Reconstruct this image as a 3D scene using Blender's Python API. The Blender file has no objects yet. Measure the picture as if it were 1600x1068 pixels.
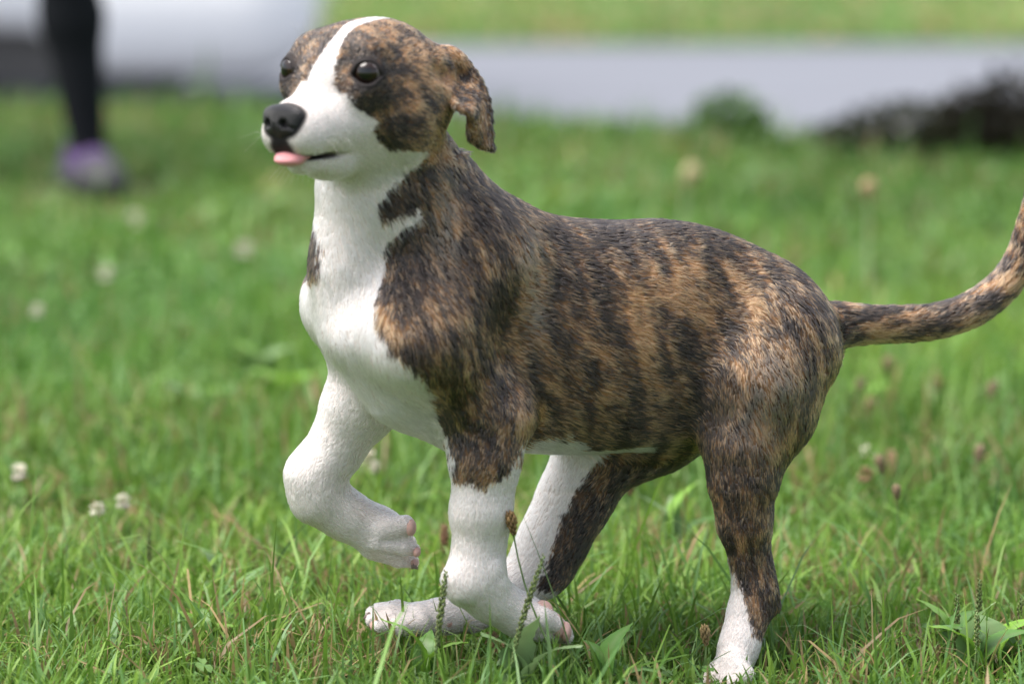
import bpy, math, random
import numpy as np
from mathutils import Vector, Matrix

rng = np.random.default_rng(7)
random.seed(7)
SC = bpy.context.scene
COL = SC.collection

# ------------------------------------------------------------------ camera
CAM_Y, CAM_H, F_PX = -4.3, 1.0, 6667.0
PITCH = math.atan((534 + 480) / F_PX)
cam_d = bpy.data.cameras.new('camera')
cam_d.lens, cam_d.sensor_width = 150.0, 36.0
cam_d.clip_start, cam_d.clip_end = 0.1, 400.0
cam_d.dof.use_dof = True
cam_d.dof.focus_distance = 4.36
cam_d.dof.aperture_fstop = 2.8
cam = bpy.data.objects.new('camera', cam_d)
COL.objects.link(cam)
cam.location = (0, CAM_Y, CAM_H)
cam.rotation_euler = (math.pi / 2 - PITCH, 0, 0)
SC.camera = cam

# ------------------------------------------------------------------ light
SUN_EL, SUN_AZ = math.radians(66), math.radians(-104)      # azimuth from +Y (away), negative = to the left
world = bpy.data.worlds.new('World')
SC.world = world
world.use_nodes = True
wn = world.node_tree.nodes
sky = wn.new('ShaderNodeTexSky')
sky.sky_type = 'NISHITA'
sky.sun_disc = False
sky.sun_elevation = SUN_EL
sky.sun_rotation = SUN_AZ
sky.air_density = 1.0
sky.dust_density = 3.0
sky.ozone_density = 1.0
bg = wn['Background']
hs = wn.new('ShaderNodeHueSaturation')            # hazy bright sky: paler than a clear one
hs.inputs['Saturation'].default_value = 0.5
world.node_tree.links.new(sky.outputs[0], hs.inputs['Color'])
world.node_tree.links.new(hs.outputs[0], bg.inputs[0])
bg.inputs[1].default_value = 0.105
sun_d = bpy.data.lights.new('sun', 'SUN')
sun_d.energy = 2.4
sun_d.angle = math.radians(42)
sun_d.color = (1.0, 0.955, 0.90)
sun = bpy.data.objects.new('sun', sun_d)
COL.objects.link(sun)
sd = Vector((math.sin(SUN_AZ) * math.cos(SUN_EL), math.cos(SUN_AZ) * math.cos(SUN_EL), math.sin(SUN_EL)))
sun.rotation_euler = sd.to_track_quat('Z', 'Y').to_euler()

vs = SC.view_settings
vs.view_transform, vs.look = 'Standard', 'None'
vs.gamma, vs.use_curve_mapping = 1.0, False
vs.exposure = 1.55
SC.cycles.use_denoising = True
SC.cycles.denoising_prefilter = "ACCURATE"
SC.cycles.max_bounces = 8
SC.cycles.transparent_max_bounces = 8
SC.cycles.use_adaptive_sampling = False

# ------------------------------------------------------------------ helpers
CP, SP = math.cos(PITCH), math.sin(PITCH)


def P(px, py, Y):
    """photo pixel (1600 x 1068) and a distance plane -> point in the place (metres)"""
    dx, du = (px - 800) / F_PX, (534 - py) / F_PX
    d = np.array([dx, CP + du * SP, -SP + du * CP])
    return np.array([0, CAM_Y, CAM_H]) + d * ((Y - CAM_Y) / d[1])


def G(px, py, z=0.0):
    """photo pixel -> point on the ground plane"""
    dx, du = (px - 800) / F_PX, (534 - py) / F_PX
    d = np.array([dx, CP + du * SP, -SP + du * CP])
    return np.array([0, CAM_Y, CAM_H]) + d * ((z - CAM_H) / d[2])


def to_px(p):
    q = p - np.array([0, CAM_Y, CAM_H])
    z = q[:, 1] * CP - q[:, 2] * SP
    up = q[:, 1] * SP + q[:, 2] * CP
    return 800 + F_PX * q[:, 0] / z, 534 - F_PX * up / z


def tag(o, label=None, cat=None, group=None, kind=None):
    for k, v in (('label', label), ('category', cat), ('group', group), ('kind', kind)):
        if v:
            o[k] = v
    return o


def empty(name, loc, rz=0.0):
    o = bpy.data.objects.new(name, None)
    o.empty_display_size = 0.05
    o.location = loc
    o.rotation_euler = (0, 0, rz)
    COL.objects.link(o)
    return o


def mesh_obj(name, V, F, mat, parent=None, smooth=True, col=None, world_space=False):
    """V (n,3) array, F list/array of faces; one mesh object"""
    me = bpy.data.meshes.new(name)
    V = np.asarray(V, dtype=np.float32)
    if isinstance(F, np.ndarray):
        nf, k = F.shape
        me.vertices.add(len(V))
        me.vertices.foreach_set('co', V.ravel())
        me.loops.add(nf * k)
        me.loops.foreach_set('vertex_index', F.astype(np.int32).ravel())
        me.polygons.add(nf)
        me.polygons.foreach_set('loop_start', np.arange(0, nf * k, k, dtype=np.int32))
        me.update(calc_edges=True)
    else:
        me.from_pydata([tuple(v) for v in V], [], [tuple(f) for f in F])
        me.update()
    if smooth:
        me.polygons.foreach_set('use_smooth', np.ones(len(me.polygons), dtype=bool))
    if col is not None:
        a = me.attributes.new('tint', 'FLOAT_COLOR', 'POINT')
        c4 = np.ones((len(V), 4), dtype=np.float32)
        c4[:, :3] = col
        a.data.foreach_set('color', c4.ravel())
    me.materials.append(mat)
    o = bpy.data.objects.new(name, me)
    COL.objects.link(o)
    if parent is not None:
        o.parent = parent
        if world_space:
            o.matrix_parent_inverse = Matrix.LocRotScale(parent.location, parent.rotation_euler, None).inverted()
    return o


def material(name, color=(0.5, 0.5, 0.5), rough=0.6, attr=None, noise=None, bump=None, trans=0.0, spec=0.5, coat=0.0, metal=0.0, sheen=0.0, sss=0.0):
    """procedural principled material; noise=(scale, amount) varies the colour, bump=(scale, strength)"""
    m = bpy.data.materials.new(name)
    m.use_nodes = True
    nt = m.node_tree
    b = nt.nodes['Principled BSDF']
    b.inputs['Roughness'].default_value = rough
    b.inputs['Specular IOR Level'].default_value = spec
    b.inputs['Coat Weight'].default_value = coat
    b.inputs['Metallic'].default_value = metal
    b.inputs['Sheen Weight'].default_value = sheen
    if sss:
        b.inputs['Subsurface Weight'].default_value = sss
        b.inputs['Subsurface Radius'].default_value = (0.006, 0.003, 0.002)
    if attr:
        a = nt.nodes.new('ShaderNodeAttribute')
        a.attribute_name = attr
        src = a.outputs['Color']
    else:
        r = nt.nodes.new('ShaderNodeRGB')
        r.outputs[0].default_value = (*color, 1)
        src = r.outputs[0]
    if noise:
        n = nt.nodes.new('ShaderNodeTexNoise')
        n.inputs['Scale'].default_value = noise[0]
        n.inputs['Detail'].default_value = 6
        mr = nt.nodes.new('ShaderNodeMapRange')
        mr.inputs[1].default_value, mr.inputs[2].default_value = 0.3, 0.7
        mr.inputs[3].default_value, mr.inputs[4].default_value = 1 - noise[1], 1 + noise[1]
        nt.links.new(n.outputs[0], mr.inputs[0])
        mx = nt.nodes.new('ShaderNodeVectorMath')
        mx.operation = 'SCALE'
        nt.links.new(src, mx.inputs[0])
        nt.links.new(mr.outputs[0], mx.inputs[3])
        src = mx.outputs[0]
    nt.links.new(src, b.inputs['Base Color'])
    if bump:
        n = nt.nodes.new('ShaderNodeTexNoise')
        n.inputs['Scale'].default_value = bump[0]
        n.inputs['Detail'].default_value = 4
        bp = nt.nodes.new('ShaderNodeBump')
        bp.inputs['Strength'].default_value = bump[1]
        bp.inputs['Distance'].default_value = 0.002
        nt.links.new(n.outputs[0], bp.inputs['Height'])
        nt.links.new(bp.outputs[0], b.inputs['Normal'])
    if trans:
        t = nt.nodes.new('ShaderNodeBsdfTranslucent')
        nt.links.new(src, t.inputs[0])
        ms = nt.nodes.new('ShaderNodeMixShader')
        ms.inputs[0].default_value = trans
        nt.links.new(b.outputs[0], ms.inputs[1])
        nt.links.new(t.outputs[0], ms.inputs[2])
        nt.links.new(ms.outputs[0], nt.nodes['Material Output'].inputs[0])
    return m


# value noise -------------------------------------------------------
_perm = rng.permutation(512)
_perm = np.concatenate([_perm, _perm, _perm])
_val = rng.random(512)


def vnoise(p, seed=0):
    """smooth value noise in 0..1 for an (n,3) array"""
    i = np.floor(p).astype(np.int64)
    f = p - i
    f = f * f * f * (f * (f * 6 - 15) + 10)
    i = (i + seed * 37) & 511

    def h(dx, dy, dz):
        return _val[_perm[_perm[_perm[(i[:, 0] + dx) & 511] + ((i[:, 1] + dy) & 511)] + ((i[:, 2] + dz) & 511)] & 511]
    x, y, z = f[:, 0], f[:, 1], f[:, 2]
    a = h(0, 0, 0) * (1 - x) + h(1, 0, 0) * x
    b = h(0, 1, 0) * (1 - x) + h(1, 1, 0) * x
    c = h(0, 0, 1) * (1 - x) + h(1, 0, 1) * x
    d = h(0, 1, 1) * (1 - x) + h(1, 1, 1) * x
    return (a * (1 - y) + b * y) * (1 - z) + (c * (1 - y) + d * y) * z


def fbm(p, octaves=3, seed=0):
    s, a, t = 0, 1.0, 0
    for o in range(octaves):
        s = s + a * vnoise(p * 2 ** o, seed + o * 5)
        t += a
        a *= 0.5
    return s / t


def sstep(a, b, x):
    t = np.clip((x - a) / (b - a), 0, 1)
    return t * t * (3 - 2 * t)


# signed distance modelling -------------------------------------------
class Cone:
    """tapered capsule; squash=(axis, s) makes it s times as thick along that axis"""
    def __init__(s, a, b, ra, rb, k, flow=None, squash=None, hair=1.0):
        s.a, s.b, s.ra, s.rb, s.k = np.asarray(a, float), np.asarray(b, float), ra, rb, k
        s.flow = (s.b - s.a) if flow is None else np.asarray(flow, float)
        s.flow = s.flow / (np.linalg.norm(s.flow) + 1e-9)
        s.squash, s.hair = squash, hair

    def box(s):
        m = max(s.ra, s.rb) * (max(1, s.squash[1]) if s.squash else 1)
        return np.minimum(s.a, s.b) - m, np.maximum(s.a, s.b) + m

    def d(s, p):
        q, ba = p - s.a, s.b - s.a
        if s.squash:
            ax, sc = s.squash
            q = q + ((1 / sc - 1) * (q @ ax))[:, None] * ax
            ba = ba + (1 / sc - 1) * (ba @ ax) * ax
        L = ba @ ba
        h = np.clip((q @ ba) / L, 0, 1) if L > 1e-12 else np.zeros(len(p))
        return np.sqrt(((q - h[:, None] * ba) ** 2).sum(1)) - (s.ra + (s.rb - s.ra) * h)


class Ell:
    def __init__(s, c, R, r, k, flow=(1, 0, 0), hair=1.0):
        s.c, s.R, s.r, s.k = np.asarray(c, float), np.asarray(R, float), np.asarray(r, float), k
        s.flow = np.asarray(flow, float)
        s.flow = s.flow / np.linalg.norm(s.flow)
        s.hair = hair

    def box(s):
        m = s.r.max()
        return s.c - m, s.c + m

    def d(s, p):
        q = (p - s.c) @ s.R.T
        k0 = np.sqrt(((q / s.r) ** 2).sum(1))
        k1 = np.sqrt(((q / s.r ** 2) ** 2).sum(1)) + 1e-9
        return k0 * (k0 - 1) / k1


class Tri:
    """thick triangle"""
    def __init__(s, a, b, c, r, k, flow, hair=1.0):
        s.v = [np.asarray(x, float) for x in (a, b, c)]
        s.r, s.k, s.hair = r, k, hair
        s.flow = np.asarray(flow, float) / np.linalg.norm(flow)

    def box(s):
        return np.min(s.v, 0) - s.r, np.max(s.v, 0) + s.r

    def d(s, p):
        a, b, c = s.v
        n = np.cross(b - a, a - c)
        inside = np.ones(len(p), bool)
        best = np.full(len(p), 1e9)
        for u, v in ((a, b), (b, c), (c, a)):
            e, q = v - u, p - u
            inside &= (q @ np.cross(e, n)) >= 0
            h = np.clip((q @ e) / (e @ e), 0, 1)
            best = np.minimum(best, ((q - h[:, None] * e) ** 2).sum(1))
        pl = ((p - a) @ n) ** 2 / (n @ n)
        return np.sqrt(np.where(inside, pl, best)) - s.r


def smin(a, b, k):
    h = np.maximum(k - np.abs(a - b), 0) / k
    return np.minimum(a, b) - h * h * k * 0.25


def field(prims, p):
    d = np.full(len(p), 1.0)
    for q in prims:
        lo, hi = q.box()
        m = np.nonzero(np.all((p > lo - q.k - 0.015) & (p < hi + q.k + 0.015), axis=1))[0]
        if len(m) == 0:
            continue
        e = q.d(p[m])
        d[m] = -smin(-d[m], e, q.k) if getattr(q, 'cut', False) else smin(d[m], e, q.k)
    return d


def grid_field(prims, xs, ys, zs):
    S = np.full((len(xs), len(ys), len(zs)), 0.5, dtype=np.float32)
    for q in prims:
        lo, hi = q.box()
        m = q.k + 0.012
        i0, i1 = np.searchsorted(xs, lo[0] - m), np.searchsorted(xs, hi[0] + m)
        j0, j1 = np.searchsorted(ys, lo[1] - m), np.searchsorted(ys, hi[1] + m)
        k0, k1 = np.searchsorted(zs, lo[2] - m), np.searchsorted(zs, hi[2] + m)
        if i1 <= i0 or j1 <= j0 or k1 <= k0:
            continue
        X, Y, Z = np.meshgrid(xs[i0:i1], ys[j0:j1], zs[k0:k1], indexing='ij')
        p = np.stack([X.ravel(), Y.ravel(), Z.ravel()], 1)
        e = q.d(p).reshape(X.shape)
        s = S[i0:i1, j0:j1, k0:k1]
        S[i0:i1, j0:j1, k0:k1] = -smin(-s, e, q.k) if getattr(q, 'cut', False) else smin(s, e, q.k)
    return S


def surface_nets(S, xs, ys, zs):
    nx, ny, nz = S.shape
    ins = S < 0
    corners = [(a, b, c) for a in (0, 1) for b in (0, 1) for c in (0, 1)]
    cnt = np.zeros((nx - 1, ny - 1, nz - 1), np.int8)
    for a, b, c in corners:
        cnt += ins[a:nx - 1 + a, b:ny - 1 + b, c:nz - 1 + c]
    act = (cnt > 0) & (cnt < 8)
    I, J, K = np.nonzero(act)
    idx = np.full(act.shape, -1, np.int64)
    idx[I, J, K] = np.arange(len(I))
    acc = np.zeros((len(I), 3))
    n = np.zeros(len(I))
    co = lambda a, b, c: np.stack([xs[I + a], ys[J + b], zs[K + c]], 1)
    for (a, b, c) in corners:
        for ax in range(3):
            e = [a, b, c]
            if e[ax]:
                continue
            e[ax] = 1
            s0, s1 = S[I + a, J + b, K + c], S[I + e[0], J + e[1], K + e[2]]
            m = (s0 < 0) != (s1 < 0)
            t = np.where(m, s0 / np.where(s0 == s1, 1, s0 - s1), 0)
            q = co(a, b, c) * (1 - t)[:, None] + co(*e) * t[:, None]
            acc += np.where(m[:, None], q, 0)
            n += m
    V = acc / n[:, None]
    F = []
    for ax in range(3):
        sl0, sl1 = [slice(None)] * 3, [slice(None)] * 3
        sl0[ax], sl1[ax] = slice(0, -1), slice(1, None)
        A, B = ins[tuple(sl0)], ins[tuple(sl1)]
        I2, J2, K2 = np.nonzero(A != B)
        flip = A[I2, J2, K2]
        o = [1, 2] if ax == 0 else ([0, 2] if ax == 1 else [0, 1])
        pos = [I2, J2, K2]
        ok = (pos[o[0]] > 0) & (pos[o[1]] > 0) & (pos[o[0]] < S.shape[o[0]] - 1) & (pos[o[1]] < S.shape[o[1]] - 1)
        pos = [q[ok] for q in pos]
        flip = flip[ok]
        quad = []
        for da, db in ((-1, -1), (0, -1), (0, 0), (-1, 0)):
            q = [x.copy() for x in pos]
            q[o[0]] += da
            q[o[1]] += db
            quad.append(idx[q[0], q[1], q[2]])
        Q = np.stack(quad, 1)
        if ax == 1:
            flip = ~flip
        Q[~flip] = Q[~flip][:, ::-1]
        F.append(Q)
    return V, np.concatenate(F)


def sdf_mesh(prims, xs, ys, zs, refine=2):
    S = grid_field(prims, xs, ys, zs)
    V, F = surface_nets(S, xs, ys, zs)
    e = 0.0007
    for it in range(refine + 1):
        d = field(prims, V)
        g = np.stack([field(prims, V + np.eye(3)[a] * e) - d for a in range(3)], 1) / e
        gl = np.linalg.norm(g, axis=1, keepdims=True) + 1e-6
        if it < refine:
            step = np.clip(d[:, None] / np.maximum(gl, 0.3), -0.0025, 0.0025) * 0.8
            V = V - step * g / gl
    return V, F, g / gl


def sdf_simple(prims, res, pad=0.02):
    lo = np.min([q.box()[0] for q in prims if not getattr(q, 'cut', False)], 0) - pad
    hi = np.max([q.box()[1] for q in prims if not getattr(q, 'cut', False)], 0) + pad
    ax = [np.arange(lo[i], hi[i] + res, res) for i in range(3)]
    return sdf_mesh(prims, *ax, refine=1)


def cut(p):
    p.cut = True
    return p


def tube(pts, radii, sides=6):
    """tapered tube through points -> V, F(list)"""
    pts = np.asarray(pts, float)
    V, F = [], []
    n = len(pts)
    for i in range(n):
        t = pts[min(i + 1, n - 1)] - pts[max(i - 1, 0)]
        t = t / (np.linalg.norm(t) + 1e-9)
        a = np.cross(t, [0.3, 1, 0.1])
        a /= np.linalg.norm(a)
        b = np.cross(t, a)
        for k in range(sides):
            th = 2 * math.pi * k / sides
            V.append(pts[i] + radii[i] * (math.cos(th) * a + math.sin(th) * b))
    for i in range(n - 1):
        for k in range(sides):
            k2 = (k + 1) % sides
            F.append((i * sides + k, i * sides + k2, (i + 1) * sides + k2, (i + 1) * sides + k))
    V += [pts[0], pts[-1]]
    c0, c1 = n * sides, n * sides + 1
    for k in range(sides):
        k2 = (k + 1) % sides
        F.append((k2, k, c0))
        F.append(((n - 1) * sides + k, (n - 1) * sides + k2, c1))
    return V, F


def merge(parts):
    V, F, o = [], [], 0
    for v, f in parts:
        V += list(v)
        F += [tuple(i + o for i in q) for q in f]
        o += len(v)
    return V, F


EZ = np.array([0, 0, 1.0])

# ================================================================== SETTING
def edge_y(x):                      # where the lawn ends at the road, nearer on the right
    return 5.55 - 1.2 * np.tanh(x * 0.42) + 0.03 * np.sin(1.7 * x)


def lawn_h(x, y):                   # gentle unevenness of the lawn
    p = np.stack([np.ravel(x) * 0.9, np.ravel(y) * 0.9, np.zeros(np.size(x))], 1)
    a = (vnoise(p, 3) - 0.5) * 0.03
    r = np.hypot(np.ravel(x), np.ravel(y))
    return (a * sstep(0.5, 1.6, r)).reshape(np.shape(x))


m_soil = material('lawn_soil', (0.055, 0.070, 0.026), 0.95, noise=(35, 0.6), bump=(90, 0.6), spec=0.1)
xs = np.concatenate([np.linspace(-14, -3, 10), np.linspace(-2.7, 2.7, 46), np.linspace(3, 14, 10)])
ts = np.concatenate([np.linspace(-6.5, -1, 8), np.linspace(-0.9, 1, 86)])
X, T = np.meshgrid(xs, ts, indexing='ij')
YE = edge_y(X)
Y = np.where(T < 0, T * 1.0, T * YE)
Z = lawn_h(X, Y)
Z = np.where(T >= 1, Z - 0.02, Z)
V = np.stack([X.ravel(), Y.ravel(), Z.ravel()], 1)
nx, nt = X.shape
ii = (np.arange(nx - 1)[:, None] * nt + np.arange(nt - 1)[None]).ravel()
F = np.stack([ii, ii + nt, ii + nt + 1, ii + 1], 1)
o = mesh_obj('lawn_ground', V, F, m_soil)
tag(o, 'uneven soil and thatch under the green lawn grass', 'lawn', kind='structure')

m_bank = material('bank_soil', (0.10, 0.10, 0.085), 0.95, noise=(18, 0.4), spec=0.1)
xb = np.linspace(-14, 14, 90)
V = np.concatenate([np.stack([xb, edge_y(xb), lawn_h(xb, edge_y(xb)) - 0.02], 1), np.stack([xb, edge_y(xb) + 0.08, np.full(90, -0.32)], 1)])
F = np.stack([np.arange(89), np.arange(1, 90), np.arange(1, 90) + 90, np.arange(89) + 90], 1)
o = mesh_obj('lawn_edge', V, F[:, ::-1], m_bank)
tag(o, 'low earth bank where the lawn drops to the road', 'bank', kind='structure')

m_road = material('road_asphalt', (0.135, 0.143, 0.166), 0.85, noise=(30, 0.12), bump=(300, 0.3), spec=0.3)
V = [(-60, 4.5, -0.3), (60, 4.5, -0.3), (60, 11.6, -0.3), (-60, 11.6, -0.3)]
o = mesh_obj('road', V, [(0, 1, 2, 3)], m_road, smooth=False)
tag(o, 'pale bluish grey asphalt road beyond the lawn', 'road', kind='structure')

m_verge = material('far_verge', (0.12, 0.185, 0.062), 0.95, noise=(5, 0.25), spec=0.1)
V = [(-160, 11.6, -0.29), (160, 11.6, -0.29), (160, 260, -0.2), (-160, 260, -0.2)]
o = mesh_obj('far_ground', V, [(0, 1, 2, 3)], m_verge, smooth=False)
tag(o, 'pale green ground across the road', 'ground', kind='structure')
V = [(-160, -160, -0.34), (160, -160, -0.34), (160, 12.2, -0.34), (-160, 12.2, -0.34)]
o = mesh_obj('base_ground', V, [(0, 1, 2, 3)], m_verge, smooth=False)
tag(o, 'wider ground around and below the lawn', 'ground', kind='structure')


# ------------------------------------------------------------------ grass
def grass_mesh(name, x, y, z0, h, w, lean, colr, mat, label, cat, bend=0.6):
    n = len(x)
    th = rng.random(n) * 2 * math.pi
    dirx, diry = np.cos(th), np.sin(th)                         # direction of lean
    face = th + math.pi / 2 + rng.normal(0, 0.6, n)
    wx, wy = np.cos(face) * w, np.sin(face) * w
    lv = [0, 0.4, 0.75, 1.0]
    wd = [0.8, 1.0, 0.7, 0.0]
    V = np.zeros((n, 7, 3), np.float32)
    j = 0
    for t, k in zip(lv, wd):
        off = lean * h * (t ** 1.7)
        zz = z0 + h * t * np.sqrt(np.maximum(1 - (lean * t) ** 2 * bend, 0.15))
        cx, cy = x + dirx * off, y + diry * off
        if k > 0:
            V[:, j] = np.stack([cx - wx * k, cy - wy * k, zz], 1)
            V[:, j + 1] = np.stack([cx + wx * k, cy + wy * k, zz], 1)
            j += 2
        else:
            V[:, j] = np.stack([cx, cy, zz], 1)
    b = np.arange(n) * 7
    T = np.concatenate([np.stack([b, b + 1, b + 3], 1), np.stack([b, b + 3, b + 2], 1), np.stack([b + 2, b + 3, b + 5], 1),
                        np.stack([b + 2, b + 5, b + 4], 1), np.stack([b + 4, b + 5, b + 6], 1)])
    c = np.repeat(colr[:, None, :], 7, 1)
    o = mesh_obj(name, V.reshape(-1, 3), T, mat, col=c.reshape(-1, 3))
    return tag(o, label, cat, kind='stuff')


m_grass = material('grass_blade', attr='tint', rough=0.45, trans=0.38, spec=0.35)


def grass_colours(x, y, n, straw=0.10):
    p = np.stack([x, y, np.zeros(n)], 1)
    g = fbm(p * 2.2, 3, 11)[:, None]
    r = rng.random((n, 1))
    c = np.array([0.066, 0.165, 0.019]) * (1 - r) + np.array([0.175, 0.310, 0.055]) * r
    big = fbm(p * 0.9, 2, 15)[:, None]
    c = c * (1 - 0.28 * sstep(3.2, 5.2, y))[:, None]          # blade colour darkens towards the road
    c = c * (0.62 + 0.8 * g) * (1 + (big - 0.5) * np.array([1.1, 0.55, 0.2]))
    bl = rng.random(n) < 0.22
    c[bl] = c[bl] * 0.5 + np.array([0.15, 0.29, 0.12]) * 0.5
    st = rng.random(n) < straw * (0.4 + 1.6 * sstep(0.45, 0.65, fbm(p * 5, 2, 29)))
    c[st] = np.array([0.30, 0.22, 0.105]) * (0.55 + 0.7 * rng.random((st.sum(), 1)))
    return c


def scatter(n, x0, x1, y0, y1, power=1.0):
    x = rng.uniform(x0, x1, n)
    y = y0 + (y1 - y0) * rng.random(n) ** power
    return x, y


def clumped(x, y, amt=0.02):
    p = np.stack([x * 14, y * 14, np.zeros(len(x))], 1)
    return x + (vnoise(p, 51) - 0.5) * amt * 2, y + (vnoise(p, 57) - 0.5) * amt * 2


FOOT_A, FOOT_B = G(138, 298)[:2], G(-170, 276)[:2]
zones = [  # name, n, x half-width, y range, height, width, label
    ('near_grass', 70000, 0.95, (-0.55, 0.75), 0.036, 0.0018, 'sharp green lawn blades and dry straw around the paws of the brindle puppy'),
    ('middle_grass', 80000, 1.35, (0.75, 2.6), 0.042, 0.0022, 'soft green lawn blades a little behind the brindle puppy'),
    ('back_grass', 80000, 2.6, (2.6, 6.2), 0.034, 0.0038, 'blurred green lawn around the black legged person'),
]
for nm, n, hw, (y0, y1), hh, ww, lab in zones:
    x, y = scatter(n, -hw, hw, y0, y1)
    x, y = clumped(x, y)
    if nm == 'back_grass':
        k = y < edge_y(x) - 0.01
        x, y = x[k], y[k]
        n = len(x)
    pat = fbm(np.stack([x * 3, y * 3, np.zeros(n)], 1), 2, 77)
    if nm == 'back_grass':       # flattened where the person stands
        for fx, fy in (FOOT_A, FOOT_B):
            k = ((x - fx - 0.03) / 0.16) ** 2 + ((y - fy + 0.10) / 0.26) ** 2 > 1
            x, y, pat = x[k], y[k], pat[k]
        n = len(x)
    h = hh * rng.gamma(5, 1 / 5, n) * (0.55 + 0.9 * pat) * np.where(rng.random(n) < 0.05, 1.7, 1.0)
    w = ww * rng.uniform(0.45, 1.25, n) * np.where(rng.random(n) < 0.06, 1.7, 1.0)
    if nm == 'near_grass':       # trodden shorter round the planted hind paw
        h *= 1 - 0.55 * np.exp(-(((x - 0.225) / 0.07) ** 2 + ((y + 0.10) / 0.13) ** 2))
    near = nm == 'near_grass'
    lean = np.clip(np.abs(rng.normal(0.62 if near else 0.5, 0.4, n)), 0, 1.3)
    grass_mesh(nm, x, y, lawn_h(x, y) - 0.003, h, w, lean, grass_colours(x, y, n, 0.13 if near else 0.10), m_grass, lab, 'grass')
# surrounding lawn, coarse
n = 110000
x, y = scatter(n, -5, 5, -3.2, 6.2)
x = np.where(rng.random(n) < 0.5, x, x * 0.45)
k = (y < edge_y(x) - 0.02) & ~((np.abs(x) < 0.95) & (y > -0.55) & (y < 0.75)) & ~((np.abs(x) < 1.35) & (y >= 0.75) & (y < 2.6)) & ~((np.abs(x) < 2.6) & (y >= 2.6))
x, y = x[k], y[k]
n = len(x)
grass_mesh('side_grass', x, y, lawn_h(x, y) - 0.003, rng.uniform(0.03, 0.07, n), rng.uniform(0.004, 0.006, n), np.abs(rng.normal(0.4, 0.3, n)).clip(0, 1),
           grass_colours(x, y, n), m_grass, 'lawn grass stretching away at either side of the view', 'grass')
# grass across the road
n = 60000
x = rng.uniform(-8, 8, n)
y = 11.7 + 14 * rng.random(n) ** 1.5
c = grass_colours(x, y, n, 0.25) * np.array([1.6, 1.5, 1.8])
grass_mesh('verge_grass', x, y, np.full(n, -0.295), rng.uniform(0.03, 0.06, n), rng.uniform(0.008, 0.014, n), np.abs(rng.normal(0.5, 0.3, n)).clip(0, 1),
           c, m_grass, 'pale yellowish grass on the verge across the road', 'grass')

# ================================================================== DOG
PSI = math.radians(22)
U = np.array([math.cos(PSI), math.sin(PSI), 0])          # chest -> rump
LAT = np.array([math.sin(PSI), -math.cos(PSI), 0])       # towards the dog's own left (the near side)
OX, OY = (900 - 800) / 1550.0, 0.02
BACK, DOWN = U, np.array([0, 0, -1.0])
S1550 = 1 / 1550.0


def D(px, py, lat=0.0, dpx=0.0):
    """point on the dog: photo pixel + sideways offset from the dog's middle plane (m, + = near side)"""
    # middle plane: (x-OX) sin - (y-OY) cos = -lat ... solved along the pixel's ray
    a, b = P(px, py, 0.0), P(px, py, 1.0)
    f = lambda q: (q[0] - OX) * LAT[0] + (q[1] - OY) * LAT[1] - lat
    t = f(a) / (f(a) - f(b))
    return a + (b - a) * t


class Trunk:
    """body swept along the dog's length from its top line, bottom line and half widths"""
    def __init__(s, rows, k):
        s.k, s.hair, s.flow = k, 1.0, U * 0.9 + DOWN * 0.35
        s.flow = s.flow / np.linalg.norm(s.flow)
        u, zt, zb, w = [], [], [], []
        for px, top, bot, hw in rows:
            a, b = D(px, top), D(px, bot)
            u.append((a - np.array([OX, OY, 0])) @ U)
            zt.append(a[2]); zb.append(b[2]); w.append(hw * S1550)
        s.uu = np.linspace(u[0], u[-1], 200)
        s.zt, s.zb, s.w = (s.spl(np.array(u), np.array(q), s.uu) for q in (zt, zb, w))

    @staticmethod
    def spl(x, y, xi):              # monotone-ish cubic Hermite
        m = np.gradient(y, x)
        i = np.clip(np.searchsorted(x, xi) - 1, 0, len(x) - 2)
        h = x[i + 1] - x[i]
        t = (xi - x[i]) / h
        return (2*t**3-3*t**2+1)*y[i] + (t**3-2*t**2+t)*h*m[i] + (-2*t**3+3*t**2)*y[i+1] + (t**3-t**2)*h*m[i+1]

    def box(s):
        c = np.array([OX, OY, 0])
        pts = [c + U * u + LAT * l for u in (s.uu[0], s.uu[-1]) for l in (-0.11, 0.11)]
        lo, hi = np.min(pts, 0), np.max(pts, 0)
        lo[2], hi[2] = s.zb.min(), s.zt.max()
        return lo, hi

    def d(s, p):
        q = p - np.array([OX, OY, 0])
        u, l, z = q @ U, q @ LAT, q[:, 2]
        uc = np.clip(u, s.uu[0], s.uu[-1])
        zt, zb, w = (np.interp(uc, s.uu, a) for a in (s.zt, s.zb, s.w))
        zc, a = (zt + zb) / 2, (zt - zb) / 2
        v = (z - zc) / a
        wl = w * (1 - 0.16 * np.clip(-v, 0, 1) ** 2 - 0.10 * np.clip(v, 0, 1))
        e = 2.25
        r = (np.abs(v) ** e + np.abs(l / wl) ** e) ** (1 / e)
        d = (r - 1) * np.minimum(a, wl)
        du = np.abs(u - uc)
        return np.where(du > 0, np.sqrt(np.maximum(d, 0) ** 2 + du ** 2) + np.minimum(d, 0) * 0, d)


def chain(pts, k, k0=None, hair=1.0, squash=None, flow=None):
    """pts: (px, py, lat, radius px)"""
    out = []
    q = [D(a, b, c) for a, b, c, r in pts]
    for i in range(len(pts) - 1):
        out.append(Cone(q[i], q[i + 1], pts[i][3] * S1550, pts[i + 1][3] * S1550, k if (i or k0 is None) else k0, hair=hair, squash=squash, flow=flow))
    return out


# head frame -----------------------------------------------------------
TH = math.radians(56)
HF = np.array([-math.cos(TH), -math.sin(TH), 0])         # where the face points
HL = np.array([math.sin(TH), -math.cos(TH), 0])          # the dog's left
HO = P(520, 107, -0.155)
HR = np.stack([HF, HL, EZ])


def H(f, l, z):
    return HO + HF * f + HL * l + EZ * z


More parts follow.
